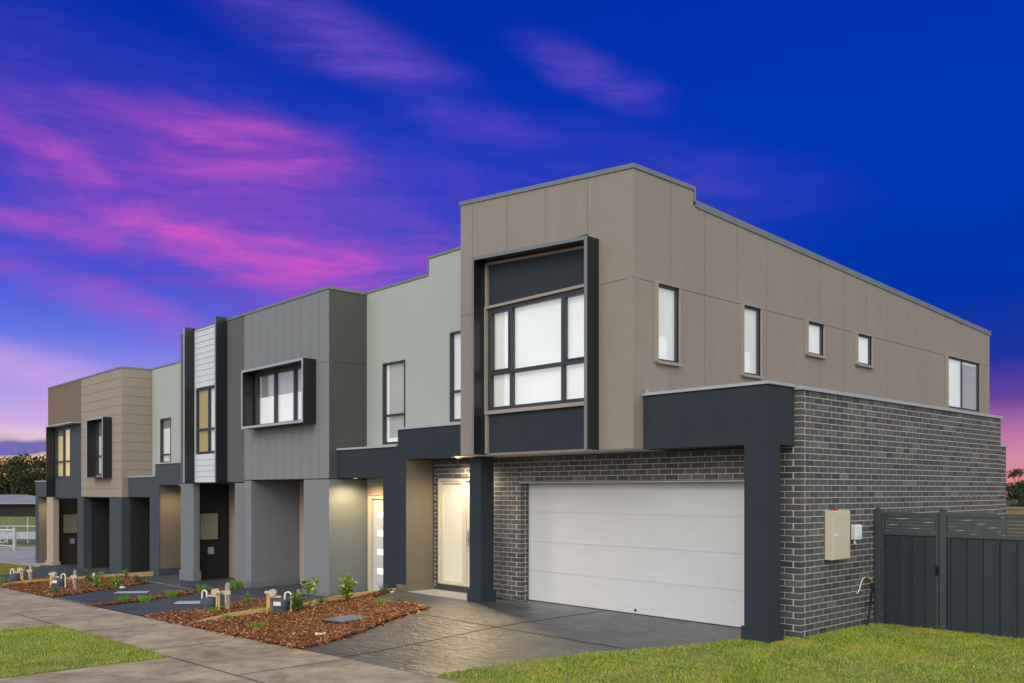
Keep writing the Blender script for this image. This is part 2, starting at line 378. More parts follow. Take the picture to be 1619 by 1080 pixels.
# window: frame mesh > pane, blind pieces
def window(parent, F, u0, u1, z0, z1, mull=(), trans=(), fw_=.045, d0=-.10, d1=-.035, blinds=(('blind', 0, 1, 0, 1, 'blind'),), skip=(), label=None, name='window', sash=()):
    mb = MB(F)
    mb.box(u0, u0+fw_, d0, d1, z0, z1); mb.box(u1-fw_, u1, d0, d1, z0, z1)
    mb.box(u0+fw_, u1-fw_, d0, d1, z0, z0+fw_); mb.box(u0+fw_, u1-fw_, d0, d1, z1-fw_, z1)
    for t in trans: mb.box(u0+fw_, u1-fw_, d0+.002, d1-.003, t-fw_*.5, t+fw_*.5)
    for m_ in mull:
        u, a, b = m_ if isinstance(m_, tuple) else (m_, z0+fw_, z1-fw_)
        mb.box(u-fw_*.45, u+fw_*.45, d0+.004, d1-.006, a, b)
    for (a, b, c, d) in sash:
        w = .028
        mb.box(a, a+w, d0+.01, d1+.004, c, d); mb.box(b-w, b, d0+.01, d1+.004, c, d)
        mb.box(a+w, b-w, d0+.01, d1+.004, c, c+w); mb.box(a+w, b-w, d0+.01, d1+.004, d-w, d)
    w = mb.build(name, 'alu', parent, bevel=.004)
    if label: w['label'] = label
    dm = (d0+d1)/2
    MB(F).box(u0+fw_*.6, u1-fw_*.6, dm-.004, dm+.004, z0+fw_*.6, z1-fw_*.6).build('pane', 'glass', w)
    W_, H_ = u1-u0, z1-z0
    for k, (nm, a, b, c, d, mt) in enumerate(blinds):
        dd = d0-.012-.007*(len(blinds)-1-k)
        MB(F).box(u0+a*W_, u0+b*W_, dd-.004, dd, z0+c*H_, z0+d*H_).build(nm, mt, w)
    return w

def capping(F, segs, parent, th=.14, h=.05, out=.018, mat='cap'):
    mb = MB(F)
    for (u0, z0, u1, z1) in segs:
        mb.prism8([(u0,-th-.02,z0-.012),(u1,-th-.02,z1-.012),(u1,out,z1-.012),(u0,out,z0-.012),(u0,-th-.02,z0+h),(u1,-th-.02,z1+h),(u1,out,z1+h),(u0,out,z0+h)])
    return mb.build('capping', mat, parent)

CH, BL, MG = .0857, .240, .010
def bricks(mb, F, u0, u1, z0, z1, holes=(), shift=0.0, e0=None, e1=None, depth=.10):
    """courses between u0 and u1; e0/e1: 'own0','own1' = corner owned on even/odd courses (other courses start .11 in)"""
    n = int(round((z1-z0)/CH)); c0 = int(round(z0/CH))
    for i in range(n):
        k = c0+i; a, b = z0+i*CH+MG/2, z0+(i+1)*CH-MG/2
        par = k % 2
        s, e = u0, u1
        if e0 is not None and par != e0: s = u0+.110+MG
        if e1 is not None and par != e1: e = u1-.110-MG
        off_ = shift + (BL/2 if par else 0)
        j0 = int(math.floor((s-off_)/BL))-1
        u = off_+j0*BL
        while u < e:
            x0, x1 = max(u+MG/2, s), min(u+BL-MG/2, e)
            if e-x1 < .012: x1 = e
            if x0-s < .012: x0 = s
            if x1-x0 > .02:
                segs = [(x0, x1)]
                for h in holes:
                    if b > h[2]+.02 and a < h[3]-.02:
                        ns = []
                        for p, q in segs:
                            if q <= h[0] or p >= h[1]: ns.append((p, q)); continue
                            if p < h[0]-.02: ns.append((p, h[0]))
                            if q > h[1]+.02: ns.append((h[1], q))
                        segs = ns
                for p, q in segs:
                    j = random.uniform(-.0006, .0004)
                    mb.box(p, q, -depth, j, a, b)
            u += BL
def brick_wall(parent, jobs, slabs, name='brick_wall', label=None):
    w = MB()
    for F, args in slabs:
        w.F = F
        for a in args: w.box(*a)
    wall = w.build(name, 'mortar', parent)
    if label: wall['label'] = label
    bb = MB()
    for F, a, kw in jobs:
        bb.F = F; bricks(bb, F, *a, **kw)
    bb.build('bricks', 'brick', wall, bevel=0)
    return wall

def plinth_box(mb, x0, x1, y0, y1, z0, h=.2, o=.03):
    mb.box(x0-o, x1+o, y0-o, y1+o, z0, z0+h)

def downlight(parent, x, y, z, power, color=(1.0,.76,.42), r=.05):
    MB().tube([(x,y,z-.004),(x,y,z+.004)], .045, 16).build('downlight', material('lamp glow', (.9,.8,.6), .5, 0, emit=(1,.85,.6), estr=.9), parent)
    l = bpy.data.lights.new('porch_lamp', 'SPOT'); l.energy = power; l.color = color; l.shadow_soft_size = r; l.spot_size = R(165); l.spot_blend = .6
    o = bpy.data.objects.new('porch_lamp', l); link(o, parent); o.location = (x, y, z-.03)

# ================================================================== TOWNHOUSE 1 (corner, taupe box, garage)
h1 = thing('townhouse', 'corner townhouse with tall taupe upper box, wide white garage door and charcoal brick side wall', 'townhouse', (0,0,0), group='townhouses in the row')
F = FRONT(-.89); S = SIDE(-2.15)
XL, XR = -6.11, -2.15
topf = lambda u: 7.06 + (u-XL)/(XR-XL)*(6.68-7.06)
mb = MB(F)
clad(mb, [XL, -5.78, -4.88, -3.96, -3.05, XR-.003], [2.60, 5.08, 6.9], [(-5.36, -3.05+.0, 2.62, 5.90)], topf, gap=.008)
mb.F = S
side_u = [-.89+.002, -.02, .86, 1.76, 2.66, 3.56, 4.46, 5.40, 6.34, 7.28, 8.22, 9.17, 10.16, 11.16, 12.18, 12.90]
sh = [(-.39,.18,3.92,5.08), (1.88,2.46,3.92,5.08), (3.96,4.60,4.48,5.08), (5.86,6.54,4.48,5.08), (10.22,12.22,3.90,5.08)]
# front return up to the step in the parapet, then the falling roof line
clad(mb, [-.888, -.02, .56], [2.60, 5.08, 6.68], sh[:1], None, gap=.008)
low = lambda u: 6.43 + (u-.56)/(12.9-.56)*(5.86-6.43)
clad(mb, [.56]+side_u[2:], [3.2, 5.08, 6.43], sh[1:], low, gap=.008)
w = mb.build('upper_wall', 'taupe', h1)
# roof and body
mb = MB(); mb.rake(XL+.01, XR-.16, .58, 12.74, 6.0, 6.0, 6.0); 
MB().prism8([(-6.05,-.70,6.28),(-2.32,-.70,6.28),(-2.32,12.8,5.70),(-6.05,12.8,5.70),(-6.05,-.70,6.36),(-2.32,-.70,6.36),(-2.32,12.8,5.78),(-6.05,12.8,5.78)]).build('roof', 'roofing', h1)
MB().box(-8.32, -2.31, 12.72, 12.86, -.3, 5.6).build('rear_wall', 'taupe', h1)
MB().box(-6.07, -2.16, -.87, .0, 2.585, 2.62).build('soffit', 'soffit', h1)
MB().box(-6.10, -5.95, -.74, .095, 2.62, 6.9).build('return_wall', 'taupe', h1)
c = MB(F)
def capseg(c, u0, z0, u1, z1, th=.16, h=.055, out=.02): 
    c.prism8([(u0,-th,z0-.012),(u1,-th,z1-.012),(u1,out,z1-.012),(u0,out,z0-.012),(u0,-th,z0+h),(u1,-th,z1+h),(u1,out,z1+h),(u0,out,z0+h)])
capseg(c, XL-.02, topf(XL-.02), XR+.02, topf(XR+.02))
c.F = S; capseg(c, -.73, 6.68, .60, 6.68); c.box(.56, .60, -.16, .02, 6.43+.06, 6.668); capseg(c, .602, 6.43, 12.95, 5.86, h=.095)
c.build('capping', 'cap', h1)
v = MB().tube([(-2.6,.95,6.3),(-2.6,.95,6.74)], .03, 8).box(-2.66,-2.54,.89,1.01,6.74,6.78).build('roof_vent', 'cap', h1)
MB().box(-2.9,-2.5,6.9,7.3,6.0,6.32).build('roof_box', 'cap', h1)
# projecting hood, black metal with grey edge
zt = lambda u: 5.96 + (u+5.48)/(5.48-2.81)*(5.775-5.96)
hd = MB(F)
hd.rake(-5.47, -5.43, -.02, .268, 2.60, zt(-5.47)-.001, zt(-5.43)-.001); hd.rake(-2.86, -2.82, -.02, .268, 2.60, zt(-2.86)-.001, zt(-2.82)-.001)
hd.rake(-5.428, -2.862, -.02, .268, zt(-5.428)-.045, zt(-5.428), zt(-2.862), zt(-2.862)-.045)
hood = hd.build('window_hood', 'black', h1)
e = MB(F); e.rake(-5.48, -5.425, .269, .276, 2.60, zt(-5.48), zt(-5.425)); e.rake(-2.87, -2.81, .269, .276, 2.60, zt(-2.87), zt(-2.81)); e.rake(-5.424, -2.871, .269, .276, zt(-5.424)-.055, zt(-5.424), zt(-2.871), zt(-2.871)-.055)
e.build('edge_trim', 'cap', hood)
MB(F).rake(-5.36, -3.05, -.10, -.02, 5.14, 5.90, 5.72).build('infill_panel', 'navy', h1); MB(F).box(-5.36, -3.05, -.10, -.02, 2.62, 3.285).build('infill_panel', 'navy', h1)
tr = MB(F); tr.box(-5.415,-5.365,-.03,.03,2.62,3.28); tr.box(-5.415,-5.365,-.03,.03,5.14,5.88); tr.box(-5.42,-2.87,-.03,.045,3.285,3.345); tr.box(-5.42,-2.87,-.03,.045,5.095,5.138); tr.box(-5.42,-5.375,-.03,.045,3.346,5.094)
tr.rake(-5.364, -2.87, -.03, .03, 5.85, 5.89, 5.71, 5.67)
tr.build('trim', 'trim', h1)
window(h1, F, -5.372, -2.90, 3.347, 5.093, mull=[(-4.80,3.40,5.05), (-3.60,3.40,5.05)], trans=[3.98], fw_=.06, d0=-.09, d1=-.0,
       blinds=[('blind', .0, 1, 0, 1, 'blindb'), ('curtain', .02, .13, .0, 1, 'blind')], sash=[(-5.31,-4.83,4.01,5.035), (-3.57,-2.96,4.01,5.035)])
# side windows with projecting taupe surrounds
def surround(u0, u1, z0, z1, o=.068, t=.022, sill=True):
    s_ = MB(S); s_.box(u0-t-.0, u0, -.13, o, z0-t, z1+t)
    s_.box(u1, u1+t, -.13, .03, z0-t, z1+t*.5); s_.box(u0, u1, -.13, .03, z1, z1+t)
    if sill: s_.box(u0, u1+.001, -.13, o, z0-t*2.0, z0)
    return s_.build('window_surround', 'trim', h1)
for (u0,u1,z0,z1) in sh:
    surround(u0, u1, z0, z1, sill=z1-z0 < 1.17)
    if u1-u0 > 1: 
        window(h1, S, u0, u1, z0, z1, mull=[11.22], d0=-.05, d1=-.012, fw_=.04, blinds=[('blind',0,1,0,1,'blindb'), ('curtain',.5,1,0,.93,'blindg')])
    elif z1-z0 > 1: window(h1, S, u0, u1, z0, z1, d0=-.05, d1=-.012, fw_=.042, blinds=[('blind',0,1,0,1,'blind'), ('screen',0,.62,0,.34,'blindb')])
    else: window(h1, S, u0, u1, z0, z1, d0=-.05, d1=-.012, fw_=.042, blinds=[('blind',0,1,0,1,'blindb')])
# pale green part beside the box
Fm = FRONT(.09)
mb = MB(Fm); clad(mb, [-8.345, -6.10], [2.595, 6.71], [(-7.65,-6.75,3.34,5.11)], None, bead=.02)
mb.build('green_wall', 'mint', h1)
window(h1, Fm, -7.65, -6.75, 3.34, 5.11, trans=[3.93], d0=-.08, d1=.012, fw_=.045, blinds=[('blind',0,1,0,1,'blind')], label='tall narrow window partly hidden by the taupe box')
c = MB(Fm); capseg(c, -8.36, 6.71, -6.112, 6.71, h=.04); c.box(-8.36,-8.33,-.16,.02,6.42,6.697); c.build('capping', 'cap', h1)
MB().box(-8.34,-6.0,.26,12.7,6.1,6.2).build('roof', 'roofing', h1)
# ground floor brick
zb, ztb = -3*CH+.0, 39*CH     # from below the turf to 3.34
zs_ = 30*CH
FR = FRONT(0.0); SD = SIDE(0.0); RV = SIDE(-5.50)
G_ = (-5.50, -.55, -1, 2.115)
jobs = [
 (FR, (-8.06, -5.50, 0, 25*CH), dict(holes=[(-7.97,-6.30,-1,2.245)], e1=0, shift=-5.5)),
 (FR, (-8.06, -.56, 25*CH, zs_), dict(holes=[(-7.97,-6.30,-1,2.245)], shift=-5.5)),
 (FR, (-.56, 0, zb, ztb), dict(e1=0)),
 (SD, (0.0, 7.32, zb, ztb), dict(e0=1)),
 (RV, (0.0, .21, 0, 25*CH), dict(e0=1)),
 (SIDE(-.10), (7.33, 7.90, zb, 33*CH), dict()),
]
mg = -.0022
slabs = [
 (FR, [(-8.06,-7.97,-.12,mg,0,zs_), (-6.30,-5.50+mg,-.12,mg,0,25*CH), (-6.30,-5.50+mg,-.12,mg,25*CH+.0001,zs_), (-7.97,-6.30,-.12,mg,2.245,zs_), (-5.50+mg,-.56,-.12,mg,25*CH,zs_), (-.56,mg,-.12,mg,zb,ztb)]),
 (SD, [(.12,7.32+mg,-.12,mg,zb,ztb)]),
 (RV, [(.12,.22,-.12,mg,0,25*CH)]),
 (SIDE(-.10), [(7.33,7.90,-.12,mg,zb,33*CH)]),
]
bw = brick_wall(h1, jobs, slabs)
c = MB(SD); capseg(c, .0, ztb+.01, 7.34, ztb+.01, h=.035, out=.03); c.F = SIDE(-.10); capseg(c, 7.345, 33*CH+.01, 7.92, 33*CH+.01, h=.03, out=.03); 
c.F = WORLD; c.box(-.12,.031,-.028,-.001,ztb-.002,ztb+.046)
c.build('capping', 'capl', h1)
MB().box(-2.14,-.13,.13,7.3,3.20,3.28).build('garage_roof', 'roofing', h1)
MB().box(-5.52,-.56,-.015,.125,2.112,2.132).build('lintel', 'capl', h1)
# garage door: four sections
gd = MB(FRONT(.19))
for i in range(4): gd.box(-5.49, -.50, -.05, 0, .012+i*.530, .012+i*.530+.526)
gd.box(-5.49,-.50,-.06,-.01,.01,2.12)
g = gd.build('garage_door', 'door_white', h1)
MB(FRONT(.19)).box(-3.025,-2.975,.001,.014,.055,.066).box(-3.008,-2.992,.001,.02,.045,.088).build('handle', 'hose', g)
MB(FRONT(.19)).box(-5.499,-5.49,-.05,.004,0,2.11).box(-5.49,-.50,-.05,.003,2.128,2.15).box(-5.49,-.5,-.05,.004,-.01,.011).build('door_seal', 'hose', g)
# portal over the garage and its pillar
pb = MB(); pb.box(-2.148,-.09,-.67,-.012,2.59,3.38); pb.build('portal_beam', 'navy', h1)
c = MB(); c.box(-2.148,-.06,-.70,.0-.03,3.372,3.412); c.build('capping', 'capl', h1)
MB().box(-2.12,-2.06,-.66,-.60,3.414,3.425).box(-2.12,-2.112,-.66,-.60,3.425,3.47).box(-2.112,-2.07,-.655,-.648,3.455,3.47).build('bracket', 'galv', h1)
pl = MB(); pl.box(-.44,-.09,-.67,-.36,-.1,2.589); p = pl.build('pillar', 'navy', h1)
pl = MB(); plinth_box(pl, -.44,-.09,-.67,-.36,-.1,.29); pl.build('plinth', 'navy', p)
# dark column at the porch
p = MB().box(-6.13,-5.82,-.67,-.36,-.02,2.584).build('pillar', 'navy', h1)
pl = MB(); plinth_box(pl, -6.13,-5.82,-.67,-.36,-.02,.21); pl.build('plinth', 'navy', p)
# portal right of the step
MB().box(-8.348,-6.115,-.67,.085,2.60,3.19).build('portal_beam', 'navy', h1)
MB().box(-8.375,-6.115,-.70,.07,3.182,3.222).build('capping', 'capl', h1)
p = MB().box(-8.34,-8.07,-.67,-.005,-.05,2.599).build('party_pillar', 'pier', h1)
p2 = MB().box(-8.345,-8.064,-.676,-.671,-.05,2.599).build('render_face', 'navy', p)
pl = MB(); pl.box(-8.35,-8.04,-.70,-.008,-.05,.135); pl.build('plinth', 'pier', p)
# front door with side light
dr = MB(FR); dr.box(-7.968,-7.90,-.16,-.03,.125,2.243); dr.box(-6.37,-6.302,-.16,-.03,.125,2.243); dr.box(-7.90,-6.37,-.16,-.03,2.17,2.243); dr.box(-7.90,-6.37,-.16,-.025,.125,.165)
dr.box(-7.90,-7.84,-.13,-.05,.165,2.17); dr.box(-7.22,-7.10,-.13,-.045,.165,2.17); dr.box(-7.84,-7.22,-.13,-.05,.165,.20); dr.box(-7.84,-7.22,-.13,-.05,2.12,2.17)
d = dr.build('door_frame', 'cream', h1, bevel=.004)
MB(FR).box(-7.84,-7.22,-.10,-.085,.20,2.12).build('side_light', 'frost', d)
df = MB(FR).box(-7.10,-6.37,-.13,-.08,.165,2.165).build('door', 'cream', h1)
MB(FR).box(-6.95,-6.52,-.08,-.072,.35,1.98).build('door_glass', 'frost', df)
hh = MB(FR); hh.box(-7.07,-7.03,-.08,-.065,.92,1.22); hh.tube([(-7.05,-.065,1.05),(-7.05,-.02,1.05),(-6.94,-.02,1.05)], .01, 8); hh.tube([(-7.05,-.066,1.17),(-7.05,-.04,1.17)], .022, 12); hh.build('handle', 'chrome', df)
st = MB()
for i in range(7): st.box(-7.96+i*.24, -7.96+i*.24+.236, -.012, .10, .0, .122)
st.build('step_tiles', 'tile', h1)
MB().box(-8.03,-6.2,-.66,.0-.013,-.03,.004+.006).build('porch_slab', 'slab', h1)
downlight(h1, -6.80, -.38, 2.586, 130, (1.0,.82,.55), r=.07)
l = bpy.data.lights.new('porch_lamp', 'SPOT'); l.energy = 240; l.color = (1.0,.74,.36); l.shadow_soft_size = .05; l.spot_size = R(100); l.spot_blend = .8
o = bpy.data.objects.new('porch_lamp', l); link(o, h1); o.location = (-6.80,-.40,2.54); o.rotation_euler = Vector((3.4,-2.6,-2.54)).to_track_quat('-Z','Y').to_euler()

# ================================================================== TOWNHOUSE 2 (pale green wall and grey panels)
h2 = thing('townhouse', 'pale green and grey panelled townhouse with a wide window set in a black box', 'townhouse', (-11.5,0,-.33), group='townhouses in the row')
h2.location = (0,0,0)
mb = MB(Fm); clad(mb, [-10.61, -8.346], [2.10, 6.37], [(-9.99,-9.15,2.98,4.74)], None, bead=.02); mb.build('green_wall', 'mint', h2)
window(h2, Fm, -9.99, -9.15, 2.98, 4.74, trans=[3.60], d0=-.08, d1=.012, fw_=.045, blinds=[('blind',0,1,0,1,'blindb'), ('roller',.14,.82,.08,1,'blindg')], label='tall narrow window with a half drawn grey roller blind')
c = MB(Fm); capseg(c, -10.605, 6.37, -8.362, 6.37, h=.04); c.build('capping', 'cap', h2)
MB().box(-14.6,-8.35,.26,12.7,5.9,6.0).build('roof', 'roofing', h2)
MB().box(-14.6,-8.35,12.72,12.86,-.6,5.9).build('rear_wall', 'greyd', h2)
MB().box(-10.604,-8.349,-.67,.085,2.25,2.86).box(-8.349-.0,-8.348,-.67,.085,2.25,2.6).build('portal_beam', 'navy', h2)
MB().box(-10.604,-8.376,-.70,.07,2.852,2.892).build('capping', 'capl', h2)
MB().box(-8.36,-8.349,-.66,.07,2.893,3.18).build('step_edge', 'capl', h2)
p = MB().box(-8.86,-8.349,-.67,.085,-.35,2.249).build('party_pillar', 'navy', h2)
pl = MB(); pl.box(-8.89,-8.352,-.70,.08,-.35,-.15); pl.build('plinth', 'navy', p)
mb = MB(FRONT(.10)); clad(mb, [-10.605,-8.862], [-.35,2.249], [(-10.56,-9.55,-.31,1.87)], None, bead=.02); mb.build('porch_wall', 'pinkbeige', h2)
dr = MB(FRONT(.10)); dr.box(-10.55,-10.42,-.10,.02,-.30,1.86); dr.box(-9.66,-9.56,-.10,.02,-.30,1.86); dr.box(-10.42,-9.66,-.10,.02,1.80,1.86); dr.box(-10.42,-9.66,-.10,.03,-.30,-.24); dr.build('door_frame', 'cream', h2)
d = MB(FRONT(.10)).box(-10.415,-9.665,-.08,-.03,-.238,1.798).build('door', 'leaf_door', h2)
for z in (1.39,.98,.57,.15): MB(FRONT(.10)).box(-10.24,-9.85,-.029,-.022,z,z+.125).build('glass_strip', 'lite', d)
downlight(h2, -10.12, -.52, 2.24, 80, (1.0,.76,.36))
Fg = FRONT(-.87)
# grey block, right half
mb = MB(Fg)
us = [-14.63,-14.24,-13.84,-13.43,-13.02,-12.62,-12.22,-11.81,-11.41,-11.01,-10.613]
clad(mb, us, [2.245,4.77,6.34], [(-14.02,-11.19,3.52,4.80)], None, gap=.010, bead=.010)
mb.build('panel_wall', 'greyp', h2)
mb = MB(SIDE(-10.61)); clad(mb, [-.868, .09], [2.245,4.77,6.34], (), None, gap=.010, bead=.010)
mb.build('side_wall', 'greyside', h2)
c = MB(Fg); capseg(c, -14.63, 6.34, -10.59, 6.34, h=.05); c.F = SIDE(-10.61); capseg(c, -.71, 6.34, .07, 6.34, h=.05); c.build('capping', 'cap', h2)
hd = MB(Fg); T = .035
hd.box(-14.09,-14.09+T,-.02,.33,3.47,4.87); hd.box(-11.15-T,-11.15,-.02,.33,3.47,4.87); hd.box(-14.09+T,-11.15-T,-.02,.33,4.87-T,4.868); hd.box(-14.09+T,-11.15-T,-.02,.33,3.472,3.472+T)
hood = hd.build('window_hood', 'black', h2)
e = MB(Fg); e.box(-14.10,-14.045,.331,.338,3.465,4.875); e.box(-11.195,-11.14,.331,.338,3.465,4.875); e.box(-14.045,-11.195,.331,.338,4.82,4.875); e.box(-14.045,-11.195,.331,.338,3.465,3.52); e.build('edge_trim', 'capl', hood)
window(h2, Fg, -14.02, -11.19, 3.521, 4.799, mull=[-13.05,-12.12], d0=-.08, d1=.02, fw_=.06, blinds=[('blind',0,1,0,1,'blindb'), ('roller',0,1,.56,1,'blindg'), ('curtain',.05,.16,.56,1,'blindd')], label='wide three light window set in a black metal box')
MB().box(-14.30,-10.62,-.84,.45,2.225,2.244).build('soffit', 'charsoffit' if 'charsoffit' in M else 'char', h2)
pr_ = MB(); pr_.box(-11.70,-10.613,-.867,.44,-.5,2.224); p = pr_.build('pillar', 'greyp', h2)
sd = MB(SIDE(-10.613)); clad(sd, [-.867,-.42,.085], [-.5,2.224], (), None, gap=.008, bead=.006, th=.01); 
q = MB(); plinth_box(q, -11.70,-10.613,-.867,.05,-.5,.29,.025); q.build('plinth', 'greym', p)
pr_ = MB(); pr_.box(-14.63,-14.27,-.867,.44,-.6,2.224); p = pr_.build('pillar', 'greyp', h2)
q = MB(); plinth_box(q, -14.628,-14.27,-.867,.41,-.6,.34,.025); q.build('plinth', 'greym', p)
MB().box(-14.268,-11.702,.45,.55,-.6,2.24).build('porch_wall', 'pinkbeige', h2)
gd = MB(FRONT(.45))
for i in range(4): gd.box(-13.9,-11.9,.001,.03,-.42+i*.62,-.42+i*.62+.61)
gd.build('garage_door', 'pinkbeige', h2)

# ================================================================== TOWNHOUSE 3 (grey render, white weatherboard bay)
h3 = thing('townhouse', 'grey townhouse with two black fins framing white weatherboards and a tall window', 'townhouse', group='townhouses in the row')
mb = MB(Fg); clad(mb, [-18.58,-14.634], [2.2,6.34], [(-17.56,-15.66,2.2,6.34)], None, bead=.02)
mb.F = SIDE(-18.58+.14); 
mb.build('upper_wall', 'greyd', h3)
c = MB(Fg); capseg(c, -18.60, 6.34, -14.632, 6.34, h=.05); c.build('capping', 'cap', h3)
MB().box(-21.0,-14.64,.26,12.7,5.6,5.7).build('roof', 'roofing', h3)
MB().box(-21.0,-14.64,12.72,12.86,-.9,5.6).build('rear_wall', 'greyd', h3)
MB().box(-18.58,-18.44,-.86,.2,2.2,6.33).build('return_wall', 'greyd', h3)
fn = MB(Fg); fn.box(-15.66,-15.60,-.1,.30,2.19,6.42)
f1 = fn.build('fin', 'black', h3); MB(Fg).box(-15.665,-15.595,.301,.308,2.19,6.425).build('edge_trim', 'cap', f1)
fn = MB(Fg); fn.box(-17.62,-17.56,-.1,.30,2.19,6.40)
f2 = fn.build('fin', 'black', h3); MB(Fg).box(-17.64,-17.575,.301,.308,2.19,6.405).build('edge_trim', 'capl', f2)
def boards(mb, u0, u1, z0, z1, h, d=0.0, lap=.014, th=.04):
    n = max(1, int(round((z1-z0)/h))); hh = (z1-z0)/n
    for i in range(n):
        a = z0+i*hh; mb.prism8([(u0,d-th,a),(u1,d-th,a),(u1,d+lap,a),(u0,d+lap,a),(u0,d-th,a+hh-.003),(u1,d-th,a+hh-.003),(u1,d+.002,a+hh-.003),(u0,d+.002,a+hh-.003)])
mb = MB(Fg); boards(mb, -17.53,-15.68,2.20,2.96,.152); boards(mb,-17.53,-15.68,4.76,6.30,.154)
mb.box(-17.558,-17.53,-.05,.03,2.2,6.33); mb.box(-17.53,-15.68,-.05,.025,6.30,6.335)
mb.build('weatherboards', 'white_board', h3)
window(h3, Fg, -17.555, -15.665, 2.97, 4.75, mull=[-16.76], trans=[3.62], d0=-.08, d1=.0, fw_=.06, blinds=[('blind',0,1,0,1,'blind'), ('curtain',.03,.40,.0,1,'amber')], label='tall window between the black fins, amber left half')  # amber sheet on the left paints the sunset mirrored in the panes
MB().box(-18.57,-14.64,-.84,.45,2.17,2.19).build('soffit', 'char', h3)
p = MB().box(-18.578,-17.70,-.868,-.70,-.75,2.168).build('pillar', 'greym', h3)
q = MB(); plinth_box(q, -18.578,-17.70,-.868,-.70,-.75,.50,.03); q.build('plinth', 'greym', p)
p = MB().box(-15.16,-14.634,-.868,-.60,-.65,2.168).build('pillar', 'greym', h3)
q = MB(); plinth_box(q, -15.16,-14.66,-.868,-.60,-.65,.34,.03); q.build('plinth', 'greym', p)
MB().box(-18.44,-18.18,-.695,.37,-.75,2.168).build('side_wall', 'char', h3)
MB().box(-18.17,-14.64,.37,.45,-.75,2.168).build('porch_wall', 'pinkbeige', h3)
def meter_box(parent, X, y0, y1, z0, z1, name='meter_cabinet'):
    b = MB(SIDE(X)).box(y0,y1,0,.10,z0,z1).build(name, 'creamgrey', parent, bevel=.006)
    l = MB(SIDE(X)); l.box(y0+.02,y0+.06,.101,.106,(z0+z1)/2+.0,(z0+z1)/2+.04); l.build('label_plate', 'plate', b)
    m = MB(SIDE(X)); m.box(y0+.25,y0+.42,0,.07,z0-.42,z0-.22); m.build('meter_box', 'metergrey2', parent, bevel=.008)
M['creamgrey'] = material('beige steel', (.34,.32,.25), .6, .05, 3)
M['metergrey2'] = material('pale grey plastic', (.45,.48,.48), .5, .05, 5)
meter_box(h3, -18.18, -.52, .0, .60, 1.33)
# lower green wall and portal
Fm2 = FRONT(.09)
mb = MB(Fm2); clad(mb, [-21.0,-18.59], [1.8,6.0], (), None, bead=.02); mb.build('green_wall', 'mint', h3)
MB().box(-21.0,-18.585,-.67,.085,2.14,2.78).build('portal_beam', 'navy2', h3)
MB().box(-21.02,-18.585,-.70,.07,2.772,2.81).build('capping', 'capl', h3)
p = MB().box(-20.99,-20.67,-.67,.085,-.8,2.139).build('party_pillar', 'navy2', h3)
q = MB(); q.box(-20.99,-20.64,-.70,.08,-.8,-.38); q.build('plinth', 'navy2', p)
MB().box(-20.668,-18.59,.10,.2,-.8,2.13).build('porch_wall', 'pier', h3)
MB().box(-20.6695,-20.664,-.64,.08,-.37,2.12).build('render_face', 'pier', p)  # tan sheet over the slate pillar paints in the golden porch light
downlight(h3, -19.9, -.35, 2.13, 55)
c = MB(Fm2); capseg(c, -21.0, 6.0, -18.60, 6.0, h=.04); c.build('capping', 'cap', h3)

# ================================================================== TOWNHOUSE 4 (beige weatherboards)
h4 = thing('townhouse', 'townhouse with beige horizontal boards and a narrow window in a tall black box', 'townhouse', group='townhouses in the row')
mb = MB(Fm2); clad(mb, [-23.27,-21.002], [1.75,5.94], [(-22.57,-21.70,2.85,4.28)], None, bead=.02); mb.build('green_wall', 'mint', h4)
window(h4, Fm2, -22.57,-21.70,2.85,4.28, trans=[3.12], d0=-.08, d1=.012, fw_=.05, blinds=[('blind',0,1,0,1,'blind'), ('roller',0,1,.78,1,'blindd')])
c = MB(Fm2); capseg(c, -23.27, 5.94, -21.002, 5.94, h=.04); c.build('capping', 'cap', h4)
MB().box(-23.27,-21.004,-.67,.085,1.77,2.40).build('portal_beam', 'navy2', h4)
MB().box(-23.27,-21.02,-.70,.07,2.392,2.43).build('capping', 'capl', h4)
p = MB().box(-21.44,-21.004,-.67,.085,-.8,1.769).build('party_pillar', 'navy2', h4)
sf = FRONT(-.87)
mb = MB(sf)
def lap_wall(mb, u0, u1, z0, z1, h, holes=()):
    n = int(round((z1-z0)/h)); hh = (z1-z0)/n
    for i in range(n):
        a, b = z0+i*hh, z0+(i+1)*hh
        segs = [(u0, u1, a, b)]
        for H in holes:
            ns = []
            for (p_, q_, c_, d_) in segs:
                if d_ <= H[2] or c_ >= H[3]: ns.append((p_, q_, c_, d_)); continue
                c2, d2 = max(c_, H[2]), min(d_, H[3])
                ns.append((p_, H[0], c2, d2)); ns.append((H[1], q_, c2, d2))
                if c_ < H[2]: ns.append((p_, q_, c_, H[2]))
                if d_ > H[3]: ns.append((p_, q_, H[3], d_))
            segs = ns
        for (p_, q_, c_, d_) in segs:
            mb.box(p_, q_, -.03, 0, c_, d_ - (.010 if abs(d_-b) < 1e-6 else 0))
    for H in holes or [(u0, u0, z0, z0)]:
        for bx in ((u0,H[0],z0,z1), (H[1],u1,z0,z1), (H[0],H[1],z0,H[2]), (H[0],H[1],H[3],z1)):
            if bx[1]-bx[0] > .01 and bx[3]-bx[2] > .01: mb.box(bx[0],bx[1],-.14,-.012-.004,bx[2],bx[3])
lap_wall(mb, -27.36, -23.284, 1.76, 5.92, .30, [(-25.79,-25.15,2.50,4.34)])
mb.F = SIDE(-23.28); lap_wall(mb, -.867, .09, 1.76, 5.92, .30)
mb.build('weatherboard_wall', 'tauped', h4)
c = MB(sf); capseg(c, -27.36, 5.92, -23.26, 5.92, h=.04); c.F = SIDE(-23.28); capseg(c, -.71, 5.92, .07, 5.92, h=.04); c.build('capping', 'cap', h4)
